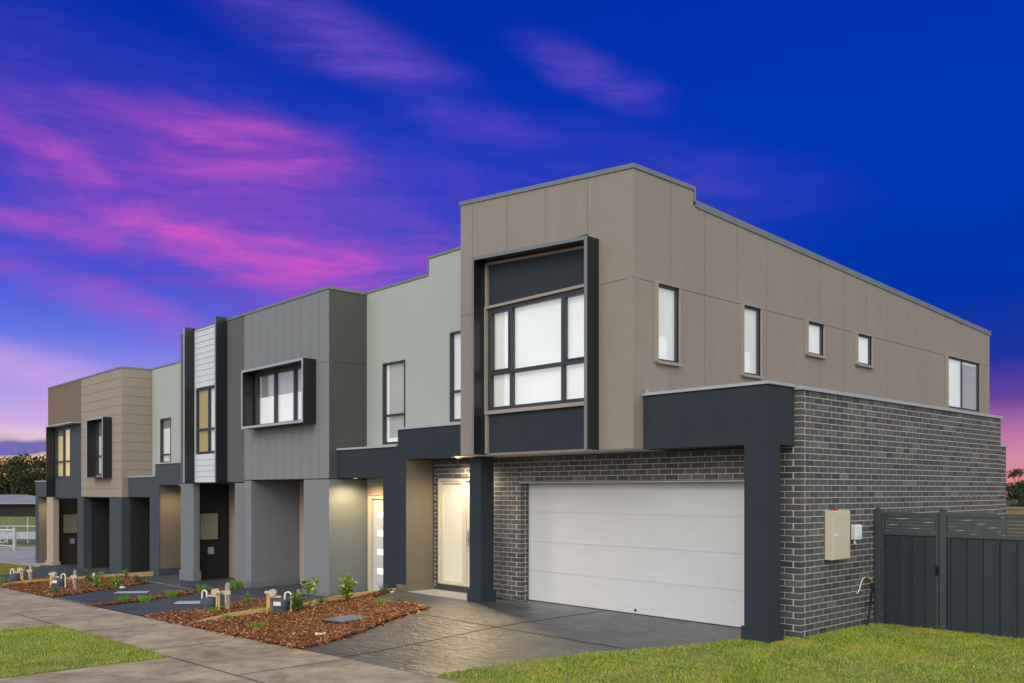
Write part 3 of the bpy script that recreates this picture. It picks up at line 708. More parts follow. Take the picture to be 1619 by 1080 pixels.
hd = MB(sf); hd.box(-25.83,-25.79,-.02,.29,2.40,4.38); hd.box(-24.24,-24.20,-.02,.29,2.40,4.38); hd.box(-25.79,-24.24,-.02,.29,4.34,4.378); hd.box(-25.79,-24.24,-.02,.29,2.402,2.44)
hood = hd.build('window_hood', 'black', h4)
e = MB(sf); e.box(-25.84,-25.78,.291,.298,2.395,4.385); e.box(-24.25,-24.19,.291,.298,2.395,4.385); e.box(-25.78,-24.25,.291,.298,4.335,4.385); e.build('edge_trim', 'capl', hood)
window(h4, sf, -25.79,-25.15,2.50,4.34, trans=[3.14], d0=-.08, d1=.01, fw_=.05, blinds=[('blind',0,1,0,1,'blind'), ('roller',0,1,.72,1,'blindd')])
MB().box(-27.36,-23.4,-.84,.45,1.735,1.758).build('soffit', 'char', h4)
MB().box(-27.3,-21.0,.26,12.7,5.5,5.6).build('roof', 'roofing', h4)
MB().box(-27.3,-21.0,12.72,12.86,-1.1,5.5).build('rear_wall', 'greyd', h4)
p = MB().box(-24.44,-23.30,-.867,-.60,-.95,1.733).build('pillar', 'navy2', h4)
MB().box(-23.60,-23.30,-.598,.44,-.95,1.733).build('side_wall', 'char', h4)
p = MB().box(-27.80,-27.12,-.867,-.60,-1.0,1.733).build('pillar', 'navy2', h4)
MB().box(-27.50,-27.12,-.598,.44,-1.0,1.733).build('side_wall', 'char', h4)
MB().box(-27.12,-23.60,.44,.52,-1.0,1.733).build('porch_wall', 'char', h4)
MB().box(-23.30,-21.44,.10,.2,-.9,1.76).build('porch_wall', 'char', h4)

# ================================================================== TOWNHOUSE 5 (brown render)
h5 = thing('townhouse', 'farthest townhouse with plain brown render over a slate blue bay and an amber reflecting window', 'townhouse', group='townhouses in the row')
mb = MB(sf); clad(mb, [-31.39,-27.362], [4.40,5.92], (), None, bead=.02); mb.build('upper_wall', 'brown', h5)
mb = MB(sf); clad(mb, [-30.45,-27.362], [1.70,4.40], [(-30.44,-28.58,2.45,4.28)], None, bead=.02); mb.build('bay_wall', 'navy2', h5)
c = MB(sf); capseg(c, -31.41, 5.92, -27.362, 5.92, h=.04); c.build('capping', 'cap', h5)
hd = MB(sf); hd.box(-30.54,-30.49,-.02,.30,1.73,4.36)
fin5 = hd.build('fin', 'black', h5)
MB(sf).box(-30.55,-27.39,-.02,.31,4.362,4.405).build('awning', 'capl', h5)
window(h5, sf, -30.44,-28.58,2.45,4.28, mull=[-29.45], trans=[3.05], d0=-.08, d1=.01, fw_=.06, blinds=[('blind',0,1,0,1,'amberb'), ('roller',0,.5,.86,1,'blindd')], label='four pane window glowing amber from the sunset')  # glowing amber backing paints the sunset reflected in this window
MB().box(-31.38,-31.24,-.86,12.6,-1.1,5.9).build('end_wall', 'brown', h5)
MB().box(-31.2,-27.4,.26,12.7,5.5,5.6).build('roof', 'roofing', h5)
MB().box(-30.6,-27.4,-.84,.45,1.675,1.698).build('soffit', 'char', h5)
p = MB().box(-31.45,-30.60,-.90,-.70,-1.1,1.72).build('pillar', 'pinkbeige', h5)
q = MB(); plinth_box(q, -31.45,-30.60,-.90,-.70,-1.1,.36,.04); q.build('plinth', 'pinkbeige', p)
MB().box(-31.23,-31.0,-.69,.40,-1.1,1.67).build('side_wall', 'dkbrown', h5)
meter_box(h5, -31.0, -.45, .05, .32, 1.05)
MB().box(-31.0,-27.85,.41,.5,-1.1,1.67).build('porch_wall', 'dkbrown', h5)
MB().box(-33.9,-31.46,-.67,.085,1.72,2.33).build('portal_beam', 'navy2', h5)
MB().box(-33.93,-31.46,-.70,.07,2.332,2.37).build('capping', 'capl', h5)
MB().box(-33.9,-33.5,-.67,.085,-1.1,1.719).build('party_pillar', 'navy2', h5)
MB().box(-31.9,-31.46,-.60,.085,-1.1,1.719).build('pier', 'pier', h5)
MB().box(-33.5,-31.9,.0,.085,-1.1,1.719).build('porch_wall', 'pier', h5)
MB().box(-33.4995,-33.49,-.66,-.002,-1.1,1.71).build('render_face', 'pier', h5)  # golden lamp light on this pillar side is put into the sheet's colour
downlight(h5, -32.8, -.33, 1.71, 50)

# ================================================================== GROUND SHEETS
def sheet(name, poly, off, mat, step=.5, parent=None, zf=ground_z, kind='structure', skirt=.05, build=True):
    bm = bmesh.new(); vs = [bm.verts.new((x, y, 0)) for x, y in poly]; bm.faces.new(vs)
    xs = [p[0] for p in poly]; ys = [p[1] for p in poly]
    n = int((max(xs)-min(xs))/step); 
    for i in range(1, n+1):
        bmesh.ops.bisect_plane(bm, geom=bm.verts[:]+bm.edges[:]+bm.faces[:], plane_co=(min(xs)+i*step*1.0001, 0, 0), plane_no=(1,0,0))
    n = int((max(ys)-min(ys))/step)
    for i in range(1, n+1):
        bmesh.ops.bisect_plane(bm, geom=bm.verts[:]+bm.edges[:]+bm.faces[:], plane_co=(0, min(ys)+i*step*1.0001, 0), plane_no=(0,1,0))
    for v in bm.verts: v.co.z = zf(v.co.x, v.co.y)+off
    bmesh.ops.recalc_face_normals(bm, faces=bm.faces)
    for f in bm.faces:
        if f.normal.z < 0: f.normal_flip()
    ed = [e for e in bm.edges if e.is_boundary]
    ret = bmesh.ops.extrude_edge_only(bm, edges=ed)
    for g_ in ret['geom']:
        if isinstance(g_, bmesh.types.BMVert): g_.co.z -= skirt
    me = bpy.data.meshes.new(name); bm.to_mesh(me); bm.free(); me.materials.append(M[mat])
    o = link(bpy.data.objects.new(name, me), parent)
    if parent is None: o['kind'] = kind
    return o
base = lambda x, y: max(.0285*min(x, 0), -1.25)
def ground():
    xs = [-400,-150,-90,-60,-44]+[-40+i*1.0 for i in range(41)]+[2,4,8,14,30,80,400]; ys = [-300,-100,-40,-20,-9.6,-9,-8.5,-6,-5,-4,-3,-2,-1,0,2,5,13,30,80,400]
    v = []; f = []
    for y in ys:
        for x in xs: v.append((x, y, base(x, y)-.05 - (.15 if (y <= -9.5) else 0)))
    nx = len(xs)
    for j in range(len(ys)-1):
        for i in range(nx-1): f.append((j*nx+i, j*nx+i+1, (j+1)*nx+i+1, (j+1)*nx+i))
    me = bpy.data.meshes.new('ground'); me.from_pydata(v, [], f); me.materials.append(M['ground'])
    link(bpy.data.objects.new('ground', me))['kind'] = 'structure'
ground()
sheet('footpath', [(-48,-6.42),(14,-6.42),(14,-5.0),(-48,-5.0)], 0, 'path', 1.0, zf=base)
sheet('crossover', [(-5.2,-9.2),(-2.35,-9.2),(-2.35,-6.423),(-5.2,-6.423)], -.004, 'path', 1.0, zf=base)
sheet('crossover', [(-16.2,-9.2),(-10.15,-9.2),(-10.15,-6.423),(-16.2,-6.423)], -.004, 'path', 1.0, zf=base)
sheet('crossover', [(-29,-9.2),(-22,-9.2),(-22,-6.423),(-29,-6.423)], -.004, 'path', 1.0, zf=base)
sheet('road', [(-90,-17),(30,-17),(30,-9.35),(-90,-9.35)], -.13, 'asphalt', 4.0, zf=base)
sheet('kerb', [(-90,-9.35),(30,-9.35),(30,-9.2),(-90,-9.2)], -.006, 'slab', 4.0, zf=base, skirt=.2)
lawn_edge = [(-1.48,-5.0),(-1.62,-4.81),(-1.56,-4.18),(-1.35,-3.43),(-1.17,-2.79),(-.94,-2.18),(-.66,-1.41),(-.55,-.72)]
drive = [(-4.42,-4.998)]+lawn_edge+[(-.50,-.3),(-.50,.22),(-5.48,.22),(-5.52,-.02),(-8.03,-.66),(-8.25,-.80),(-8.0,-1.45),(-7.66,-1.72),(-7.2,-1.80),(-6.5,-1.76),(-5.8,-1.78),(-5.3,-2.95),(-4.72,-4.15)]
drive[0] = (-4.42,-4.998)
dw = sheet('driveway', drive, .0, 'drive', .4)
def strip_sheet(name, a, b, w, off, mat, parent=None):
    d = Vector((b[0]-a[0], b[1]-a[1])).normalized(); n = Vector((-d.y, d.x))*w/2
    return sheet(name, [(a[0]-n.x,a[1]-n.y),(b[0]-n.x,b[1]-n.y),(b[0]+n.x,b[1]+n.y),(a[0]+n.x,a[1]+n.y)], off, mat, .4, parent, skirt=.001)
M['joint'] = material('dark control joint', (.018,.018,.02), .8, 0); M['jointl'] = material('pale control joint', (.26,.27,.29), .8, .1, 5); M['jointb'] = material('brown path joint', (.11,.09,.07), .9, .1, 5)
strip_sheet('joint', (-3.45,-4.99), (-3.6,.15), .022, .004, 'joint', dw)
strip_sheet('joint', (-5.45,-2.32), (-1.0,-2.32), .018, .004, 'joint', dw)
fp = bpy.data.objects['footpath']
for x in (-20,-17.2,-14.4,-11.6,-8.8,-6.0,-3.3,-.4,2.4): strip_sheet('joint', (x,-6.40), (x+.02,-5.02), .014, .004, 'jointb', fp)
strip_sheet('joint', (-12.6,-6.44), (-2.4,-6.44), .016, .004, 'jointb', fp)
d2 = sheet('path_slab', [(-12.68,-4.998),(-10.05,-4.998),(-10.3,-3.8),(-10.7,-3.2),(-11.15,-2.65),(-11.2,-2.2),(-8.40,-2.1),(-8.40,.08),(-10.5,.08),(-11.7,.44),(-14.25,.44),(-14.25,-1.35),(-14.0,-2.1),(-13.2,-3.62),(-12.88,-4.2)], .0, 'drive2', .5)
strip_sheet('joint', (-13.9,-2.1), (-11.3,-2.1), .03, .004, 'jointl', d2)
strip_sheet('joint', (-12.7,-4.95), (-10.1,-4.95), .03, .004, 'joint', d2)
d3 = sheet('path_slab', [(-15.7,-4.998),(-13.2,-4.998),(-13.42,-4.2),(-13.85,-3.6),(-14.55,-2.1),(-14.62,-1.3),(-14.62,.36),(-20.9,.36),(-20.95,-1.45),(-18.0,-1.9),(-16.62,-3.75)], .0, 'drive2', .5)
strip_sheet('joint', (-20.9,-1.47), (-14.65,-2.05), .06, .004, 'jointl', d3)
strip_sheet('joint', (-15.6,-4.93), (-13.3,-4.93), .05, .004, 'jointl', d3)
d4 = sheet('path_slab', [(-25.4,-4.998),(-22.6,-4.998),(-22.9,-3.0),(-22.4,-1.9),(-21.06,-1.9),(-21.06,.36),(-30.9,.36),(-31.2,-1.2),(-28.5,-1.8),(-26.6,-2.6)], .0, 'drive2', .5)
sheet('apron', [(-48,-1.6),(-31.3,-1.3),(-31.3,6),(-48,6)], -.02, 'slab', 2.0)
# beds
beds = {
 'bed1': [(-8.28,-4.998),(-4.44,-4.998),(-4.74,-4.15),(-5.32,-2.95),(-5.82,-1.80),(-6.5,-1.78),(-7.2,-1.82),(-7.68,-1.74),(-8.02,-1.46),(-8.27,-.84)],
 'bed2': [(-10.03,-4.998),(-8.42,-4.998),(-8.42,-2.12),(-11.18,-2.22),(-11.13,-2.66),(-10.68,-3.2),(-10.28,-3.8)],
 'strip': [(-13.18,-4.998),(-12.70,-4.998),(-12.90,-4.2),(-13.22,-3.62),(-14.02,-2.1),(-14.27,-1.35),(-14.6,-1.35),(-14.53,-2.1),(-13.83,-3.6),(-13.40,-4.2)],
 'bed3': [(-20.93,-4.998),(-15.72,-4.998),(-16.64,-3.75),(-18.02,-1.92),(-20.93,-1.48)],
 'bed4': [(-22.58,-4.998),(-21.05,-4.998),(-21.05,-1.92),(-22.38,-1.92),(-22.88,-3.0)],
}
def inside(poly, x, y):
    c = np.zeros(x.shape, bool); n = len(poly)
    for i in range(n):
        x0, y0 = poly[i]; x1, y1 = poly[(i+1) % n]
        if y0 == y1: continue
        m = ((y0 > y) != (y1 > y)) & (x < (x1-x0)*(y-y0)/(y1-y0)+x0); c ^= m
    return c
gz = np.vectorize(ground_z)
def np_mesh(name, verts, faces, mat, parent=None):
    me = bpy.data.meshes.new(name); k = faces.shape[1]
    me.vertices.add(len(verts)); me.vertices.foreach_set('co', verts.astype(np.float32).ravel())
    me.loops.add(faces.size); me.loops.foreach_set('vertex_index', faces.astype(np.int32).ravel())
    me.polygons.add(len(faces)); me.polygons.foreach_set('loop_start', np.arange(0, faces.size, k, dtype=np.int32))
    try: me.polygons.foreach_set('loop_total', np.full(len(faces), k, dtype=np.int32))
    except Exception: pass
    me.update(calc_edges=True); me.validate()
    me.materials.append(M[mat] if isinstance(mat, str) else mat)
    return link(bpy.data.objects.new(name, me), parent)
def rotm(n):
    a = rng.uniform(0, 2*np.pi, n); t = rng.normal(0, .38, n); r = rng.normal(0, .5, n)
    ca, sa, ct, st_, cr, sr = np.cos(a), np.sin(a), np.cos(t), np.sin(t), np.cos(r), np.sin(r)
    Rz = np.zeros((n,3,3)); Rz[:,0,0]=ca; Rz[:,0,1]=-sa; Rz[:,1,0]=sa; Rz[:,1,1]=ca; Rz[:,2,2]=1
    Ry = np.zeros((n,3,3)); Ry[:,0,0]=ct; Ry[:,0,2]=st_; Ry[:,2,0]=-st_; Ry[:,2,2]=ct; Ry[:,1,1]=1
    Rx = np.zeros((n,3,3)); Rx[:,1,1]=cr; Rx[:,1,2]=-sr; Rx[:,2,1]=sr; Rx[:,2,2]=cr; Rx[:,0,0]=1
    return Rz@Ry@Rx
cube = np.array([(-1,-1,-1),(1,-1,-1),(1,1,-1),(-1,1,-1),(-1,-1,1),(1,-1,1),(1,1,1),(-1,1,1)], float)
cubef = np.array([(0,3,2,1),(4,5,6,7),(0,1,5,4),(1,2,6,5),(2,3,7,6),(3,0,4,7)])
def chips(poly, dens):
    xs = [p[0] for p in poly]; ys = [p[1] for p in poly]
    n = int((max(xs)-min(xs))*(max(ys)-min(ys))*dens)
    x = rng.uniform(min(xs), max(xs), n); y = rng.uniform(min(ys), max(ys), n); m = inside(poly, x, y); x, y = x[m], y[m]; n = len(x)
    st_ = rng.uniform(0, 1, n) < .06; z = gz(x, y)+.012+rng.uniform(0, .028, n)*(~st_)
    sx = rng.normal(0, .09, n)*st_; sy = rng.normal(0, .09, n)*st_; keep_ = (y+sy > -5.10)
    x, y = x+sx*keep_, y+sy*keep_
    z = z+.012*np.sin(x*5.1)*np.sin(y*4.3)
    s_ = np.stack([rng.uniform(.012,.042,n), rng.uniform(.006,.016,n), rng.uniform(.0015,.005,n)], 1)
    v = np.einsum('nij,nkj->nki', rotm(n), cube[None]*s_[:,None,:]) + np.stack([x,y,z],1)[:,None,:]
    f = cubef[None]+8*np.arange(n)[:,None,None]
    return v.reshape(-1,3), f.reshape(-1,4)
for k, lab in (('bed1',3200),('bed2',2600),('strip',1500),('bed3',1500),('bed4',900)):
    s_ = sheet('soil', beds[k], .006, 'soil', .3)
    v, f = chips(beds[k], lab)
    o = np_mesh('mulch', v, f, 'chips'); o['kind'] = 'stuff'
# stray chips beside the beds
# lawns
def lawn(name, poly, dens, h, mat, base_mat='turf', off=.0, zf=None, cull=None):
    sheet('turf', poly, off, base_mat, .5, zf=zf or ground_z)
    xs = [p[0] for p in poly]; ys = [p[1] for p in poly]
    n = int((max(xs)-min(xs))*(max(ys)-min(ys))*dens)
    x = rng.uniform(min(xs)-.02, max(xs)+.02, n); y = rng.uniform(min(ys)-.02, max(ys)+.02, n)
    # ragged outline and thinner patches
    jx = x+rng.normal(0, .025, n); jy = y+rng.normal(0, .025, n)
    m = inside(poly, jx, jy)
    patch = np.sin(x*1.7+1.3*np.sin(y*1.1))*np.sin(y*2.1+1.7*np.sin(x*.9))
    m &= rng.uniform(0, 1, n) < .78+.3*patch
    if cull is not None: m &= cull(x, y)
    x, y, patch = x[m], y[m], patch[m]; n = len(x)
    z = gz(x, y) if zf is None else np.vectorize(zf)(x, y)
    z = z+off
    a = rng.uniform(0, 2*np.pi, n); hh = h*rng.uniform(.45, 1.25, n)*(1+.25*patch); w = rng.uniform(.0022, .0045, n)
    ln = rng.uniform(.2, 1.0, n)*hh; la = rng.uniform(0, 2*np.pi, n)
    p0 = np.stack([x-np.cos(a)*w, y-np.sin(a)*w, z], 1); p1 = np.stack([x+np.cos(a)*w, y+np.sin(a)*w, z], 1)
    p2 = np.stack([x+np.cos(la)*ln, y+np.sin(la)*ln, z+hh], 1)
    v = np.stack([p0, p1, p2], 1).reshape(-1, 3); f = np.arange(3*n).reshape(-1, 3)
    o = np_mesh(name, v, f, mat); o['kind'] = 'stuff'
in_view = lambda x, y: ((x-CAM.x)*FW.x+(y-CAM.y)*FW.y > 3) & (np.abs((x-CAM.x)*RT.x+(y-CAM.y)*RT.y) < .66*((x-CAM.x)*FW.x+(y-CAM.y)*FW.y)+.6)
right_lawn = lawn_edge+[(-.46,-.30),(-.14,-.02),(.0,-.02),(.0,2.14),(14,2.14),(14,-4.997)]
lawn('grass', right_lawn, 5200, .030, 'grass', cull=in_view)
lawn('grass', [(-10.15,-9.18),(-5.22,-9.18),(-5.22,-6.45),(-10.15,-6.45)], 4200, .034, 'grass', zf=base, cull=in_view)
lawn('grass', [(-2.33,-9.18),(14,-9.18),(14,-6.45),(-2.33,-6.45)], 3000, .034, 'grass', zf=base, cull=in_view)
lawn('grass', [(-22,-9.18),(-16.22,-9.18),(-16.22,-6.45),(-22,-6.45)], 1200, .04, 'grass', zf=base, cull=in_view)
lawn('grass', [(-34,-4.9),(-25.6,-4.9),(-26.8,-2.8),(-31,-1.75),(-34,-1.75)], 900, .05, 'grassy', base_mat='turfy' if 'turfy' in M else 'turf')

# timber edging boards between the lots
def edging(x, pts, label):
    mb = MB()
    for (y0, z0), (y1, z1) in zip(pts, pts[1:]):
        mb.prism8([(x-.022,y0,z0-.22),(x+.022,y0,z0-.22),(x+.022,y1,z1-.22),(x-.022,y1,z1-.22),(x-.022,y0,z0),(x+.022,y0,z0),(x+.022,y1,z1),(x-.022,y1,z1)])
    tag(mb.build('timber_edging', 'timber', bevel=.004), label, 'garden edging', 'timber edging boards between the garden beds')
edging(-8.35, [(-4.98,-.225),(-4.12,-.115),(-2.75,-.055),(-1.9,.02),(-1.1,.05),(-.72,.05)], 'near pale timber board stepping up between the two largest mulch beds')
edging(-21.0, [(-4.98,-.57),(-4.2,-.50),(-1.2,-.47),(-.72,-.47)], 'far timber board edging beside the small leftmost garden bed')

# pits, caps and lids
def lid(x, y, rz, w, l, mat, label, name='pit_lid', h=.02, grid=False, group=None):
    t = thing(name, label, 'pit lid', (x, y, ground_z(x, y)), rz, group)
    if not grid:
        MB().box(-w/2,w/2,-l/2,l/2,-.02,h).build('lid', mat, t, bevel=.004)
        MB().box(-w/2-.02,w/2+.02,-l/2-.02,l/2+.02,-.03,h-.012).build('frame', 'joint', t)
    else:
        mb = MB(); mb.box(-w/2,w/2,-l/2,l/2,.03,.05)
        nx, ny = 6, 9
        for i in range(nx):
            for j in range(ny):
                mb.box(-w/2+.02+i*(w-.03)/nx, -w/2+.02+(i+.8)*(w-.03)/nx, -l/2+.02+j*(l-.03)/ny, -l/2+.02+(j+.8)*(l-.03)/ny, .0501, .056)
        mb.build('lid', mat, t); MB().box(-w/2-.015,w/2+.015,-l/2-.015,l/2+.015,-.03,.036).build('frame', 'joint', t)
lid(-5.95, -3.25, R(12), .46, .80, 'gridlid', 'blue grey ribbed plastic lid lying in the mulch near the driveway', grid=True)
lid(-15.45, -3.30, R(-35), .32, .75, 'lid', 'pale rectangular lid set in the far dark slab', group='pale lids set in the dark slabs')
lid(-11.75, -3.30, R(-35), .38, .85, 'lid', 'pale rectangular lid set in the dark slab beside the larger meter bed', group='pale lids set in the dark slabs')
t = thing('drain_cap', 'round white drain cap standing in the mulch near the footpath', 'drain cap', (-5.15,-4.28,ground_z(-5.15,-4.28)+.01))
MB().tube([(0,0,0),(0,0,.06)], .075, 20).build('collar', 'whitepipe', t); MB().tube([(0,0,.061),(0,0,.064)], .055, 20).build('grate', 'metergrey', t)

# gas meters and timber posts
def gas_meter(x, y, rz, label):
    t = thing('gas_meter', label, 'gas meter', (x, y, ground_z(x, y)), rz, 'gas meters in the garden beds'); t.scale = (1.2, 1.2, 1.15)
    b = MB().tube([(0,0,.02),(0,0,.12),(0,0,.125),(0,0,.20),(0,0,.235)], [.11,.115,.128,.125,.09], 16).build('body', 'metergrey', t)
    MB().box(-.06,.05,-.135,-.127,.15,.21).build('label_plate', 'plate', b)
    arc = [(.165,-.02,-.02),(.165,-.02,.27)]+[(.115+.05*math.cos(a), -.02, .29+.055*math.sin(a)) for a in np.linspace(0, math.pi, 9)]+[(.065,-.02,.19)]
    MB().tube(arc, .013, 8).build('hook_pipe', 'whitepipe', t)
    MB().box(-.17,.0,-.02,.02,.255,.285).box(-.19,-.165,-.02,.02,.10,.285).build('bracket', 'creamgrey2', t)
    r_ = MB().tube([(-.12,-.05,.33),(-.12,.02,.33)], .055, 16).tube([(-.17,-.01,.33),(-.235,-.01,.33)], .028, 10).build('regulator', 'creamgrey2', t)
    MB().tube([(-.205,-.01,.0),(-.205,-.01,.31)], .012, 8).build('supply_pipe', 'yellow', t)
    return t
M['creamgrey2'] = material('weathered cream metal', (.55,.46,.36), .6, .12, 20)
import mathutils
RZ = R(40)
def copy_thing(o, loc, rz, label):
    c = o.copy(); scene.collection.objects.link(c); c.location = loc; c.rotation_euler = (0,0,rz); c['label'] = label
    for ch in o.children:
        k = ch.copy(); scene.collection.objects.link(k); k.parent = c
        for gc in ch.children:
            q = gc.copy(); scene.collection.objects.link(q); q.parent = k
    return c
gm = gas_meter(-8.02, -3.38, R(40), 'gas meter with a white label plate in the largest mulch bed beside a leafy shrub')
def gzv(x, y): return Vector((x, y, ground_z(x, y)))
copy_thing(gm, gzv(-9.85,-3.88), R(200), 'gas meter beside the tall weathered post, left of the near timber board')
copy_thing(gm, gzv(-18.15,-4.15), R(35), 'gas meter in the far mulch bed in front of the beige boarded house')
copy_thing(gm, gzv(-21.5,-4.35), R(210), 'farthest gas meter at the left edge of the garden beds')
def post(x, y, h, w, label, mat='oldtimber', rz=R(40)):
    t = thing('timber_post', label, 'post', (x, y, ground_z(x, y)), rz, 'timber posts beside the gas meters')
    mb = MB(); mb.prism8([(-w,-.03,-.1),(w,-.03,-.1),(w,.03,-.1),(-w,.03,-.1),(-w,-.03,h*.93),(w,-.03,h*.93),(w,.03,h*.93),(-w,.03,h*.93)])
    mb.prism8([(-w,-.03,h*.931),(w,-.03,h*.931),(w,.03,h*.931),(-w,.03,h*.931),(-w*.55,-.02,h),(w*.55,-.02,h),(w*.55,.02,h),(-w*.55,.02,h)])
    mb.build('stake', mat, t, bevel=.004)
    m2 = MB(); m2.box(-.085,.075,-.055,-.031,h*.60,h*.74); m2.box(-.03,.0,-.055,-.0301,h*.30,h*.60); m2.tube([(-.035,-.045,h*.68),(-.09,-.05,h*.66)], .014, 8); m2.build('tap_bracket', 'creamgrey2', t)
    return t
post(-9.62,-3.62,.54,.040,'taller weathered timber post behind the gas meter left of the near timber board')
post(-7.98,-3.06,.40,.030,'rounded grey post standing behind the leafy shrub','oldtimber')
post(-17.55,-3.95,.50,.035,'grey timber post beside the far gas meter')
post(-21.15,-4.05,.52,.040,'leftmost grey timber post at the edge of the garden beds')

# ------------------------------------------------------------------ small plants
def blades(n, h, spread, w, lean=.6):
    a = rng.uniform(0, 2*np.pi, n); hh = h*rng.uniform(.5, 1.1, n); r0 = spread*.35*np.sqrt(rng.uniform(0, 1, n)); b = rng.uniform(0, 2*np.pi, n)
    x = np.cos(b)*r0; y = np.sin(b)*r0; L_ = hh*lean*rng.uniform(.2, 1, n)
    ca, sa = np.cos(b+rng.normal(0,.4,n)), np.sin(b+rng.normal(0,.4,n)); wx, wy = np.cos(a)*w, np.sin(a)*w
    P = lambda t, k: np.stack([x+ca*L_*t*t+wx*k, y+sa*L_*t*t+wy*k, hh*(t-.12*t*t)], 1)
    v = np.stack([P(0,-1), P(0,1), P(.55,.9), P(.55,-.9), P(1,.0)], 1)
    f4 = []; base_ = 5*np.arange(n)
    tri = np.concatenate([np.stack([base_,base_+1,base_+2],1), np.stack([base_,base_+2,base_+3],1), np.stack([base_+3,base_+2,base_+4],1)])
    return v.reshape(-1,3), tri
def tuft(x, y, h, spread, label, mat='tuft', n=90, w=.004, name='grass_tuft', cat='grass tuft', group='grass tufts in the garden beds'):
    v, f = blades(n, h, spread, w)
    o = np_mesh(name, v, f, mat); o.location = (x, y, ground_z(x, y)+.005); tag(o, label, cat, group); return o
def shrub(x, y, h, r, label, mat='leafy', n=260, leaf=.028, stems=7, tagged=False, sparse=0.0):
    t = thing('shrub', label, 'shrub', (x, y, ground_z(x, y)), 0, 'young shrubs in the garden beds')
    mb = MB(); tips = []
    for i in range(stems):
        a = 2*math.pi*i/stems+random.uniform(-.3,.3); rr = r*random.uniform(.3,.9); hh = h*random.uniform(.6,1.0)
        p = [(0,0,0), (math.cos(a)*rr*.35, math.sin(a)*rr*.35, hh*.45), (math.cos(a)*rr*.75, math.sin(a)*rr*.75, hh*.98)]
        mb.tube(p, [.006,.004,.002], 5); tips.append(p)
    mb.build('stems', 'stem', t)
    n_ = n; idx = rng.integers(0, stems, n_); tt = rng.uniform(.25+sparse, 1, n_)
    P = np.array(tips); a_, b_, c_ = P[idx,0], P[idx,1], P[idx,2]; T = tt[:,None]
    pos = (1-T)**2*a_+2*T*(1-T)*b_+T*T*c_ + rng.normal(0, r*.12, (n_,3))*np.array([1,1,.7])
    q = rng.normal(0,1,(n_,3)); q[:,2] = q[:,2]*.5+.3; q /= np.linalg.norm(q,axis=1)[:,None]
    s_ = np.cross(q, rng.normal(0,1,(n_,3))); s_ /= np.linalg.norm(s_,axis=1)[:,None]
    L_ = leaf*rng.uniform(.6,1.3,n_)[:,None]
    v = np.stack([pos, pos+q*L_*.5+s_*L_*.3, pos+q*L_, pos+q*L_*.5-s_*L_*.3], 1).reshape(-1,3)
    np_mesh('leaves', v, np.arange(4*n_).reshape(-1,4), mat, t)
    if tagged:
        MB().prism8([(.02,-.10,h*.56),(.07,-.07,h*.62),(.07,-.072,h*.62),(.02,-.102,h*.56),(-.02,-.10,h*.68),(.03,-.07,h*.74),(.03,-.072,h*.74),(-.02,-.102,h*.68)]).build('plant_tag', 'plate', t)
    return t
shrub(-8.02,-2.05,.54,.24,'upright lime green shrub with a white tag near the walkway', n=560, tagged=True, leaf=.065)
shrub(-7.78,-3.2,.40,.25,'bushy dark shrub growing against the largest bed gas meter', 'leafd', 600, .05, 9)
shrub(-8.2,-2.7,.60,.26,'sparse leggy shrub with pale leaves rising behind the meter', 'leafy', 150, .075, 4, sparse=.5)
shrub(-17.2,-3.55,.58,.22,'tall far shrub with a white tag beside the grey post', 'leafy', 380, .05, 7, tagged=True)
shrub(-16.55,-3.3,.42,.26,'round bright shrub in the far bed nearest the dark slab', 'leafy', 420, .05, 8)
shrub(-19.3,-3.75,.42,.24,'low spreading shrub between the two far gas meters', 'leafd', 380, .05, 8)
shrub(-19.9,-2.9,.36,.25,'dark low shrub in the far bed behind the meters', 'leafd', 300, .05, 7)
shrub(-20.35,-1.75,.30,.15,'small green shrub at the tip of the far bed by the timber board', 'leafy', 160, .045, 6)
shrub(-10.15,-2.95,.30,.11,'small upright green shrub in the bed between slab and timber board', 'tuft', 160, .035, 6)
shrub(-9.35,-2.45,.16,.22,'low red leaved plant at the back of the bed', 'leafr', 260, .035, 8)
shrub(-17.9,-2.3,.26,.2,'small red tinged shrub at the back of the far bed', 'leafr', 200, .04, 7)
tuft(-6.85,-4.45,.13,.34,'bright grass tuft alone in the front of the largest bed', n=150)
tuft(-6.95,-1.98,.13,.30,'bright grass tuft beside the curved walkway', n=140)
tuft(-8.15,-4.30,.18,.16,'grass tuft hanging over the low end of the timber board', n=70)
tuft(-8.22,-2.45,.26,.12,'blue green grass tuft against the timber board', 'tuftb', n=40)
tuft(-8.18,-1.12,.26,.16,'blue green grass tuft at the top end of the timber board', 'tuftb', n=50)
tuft(-9.0,-3.35,.14,.24,'green tuft behind the timber board', n=110)
tuft(-9.35,-4.0,.20,.20,'yellow green tuft at the foot of the tall weathered post', n=60)
tuft(-12.85,-3.95,.17,.34,'first of the wispy tufts from the footpath in the mulch strip', n=160)
tuft(-13.0,-4.35,.20,.30,'wispiest tuft in the mulch strip, closest to the footpath', 'tuft', n=150)
tuft(-13.45,-3.15,.20,.34,'wide tuft in the middle of the mulch strip', n=170)
tuft(-14.0,-2.25,.24,.26,'tuft at the pale joint in the mulch strip', n=130)
tuft(-14.30,-1.95,.12,.34,'low flat tuft just past the pale joint', n=100)
tuft(-14.25,-1.25,.28,.40,'tall tuft at the base of the grey pillar', n=210, w=.005)
tuft(-18.6,-2.1,.18,.3,'small tuft in the far bed near its pale edge', n=110)
tuft(-16.9,-4.6,.2,.2,'thin tuft at the footpath corner of the far bed', 'tuftb', n=50)
tuft(-21.6,-4.6,.26,.25,'tuft beside the leftmost gas meter', n=90)
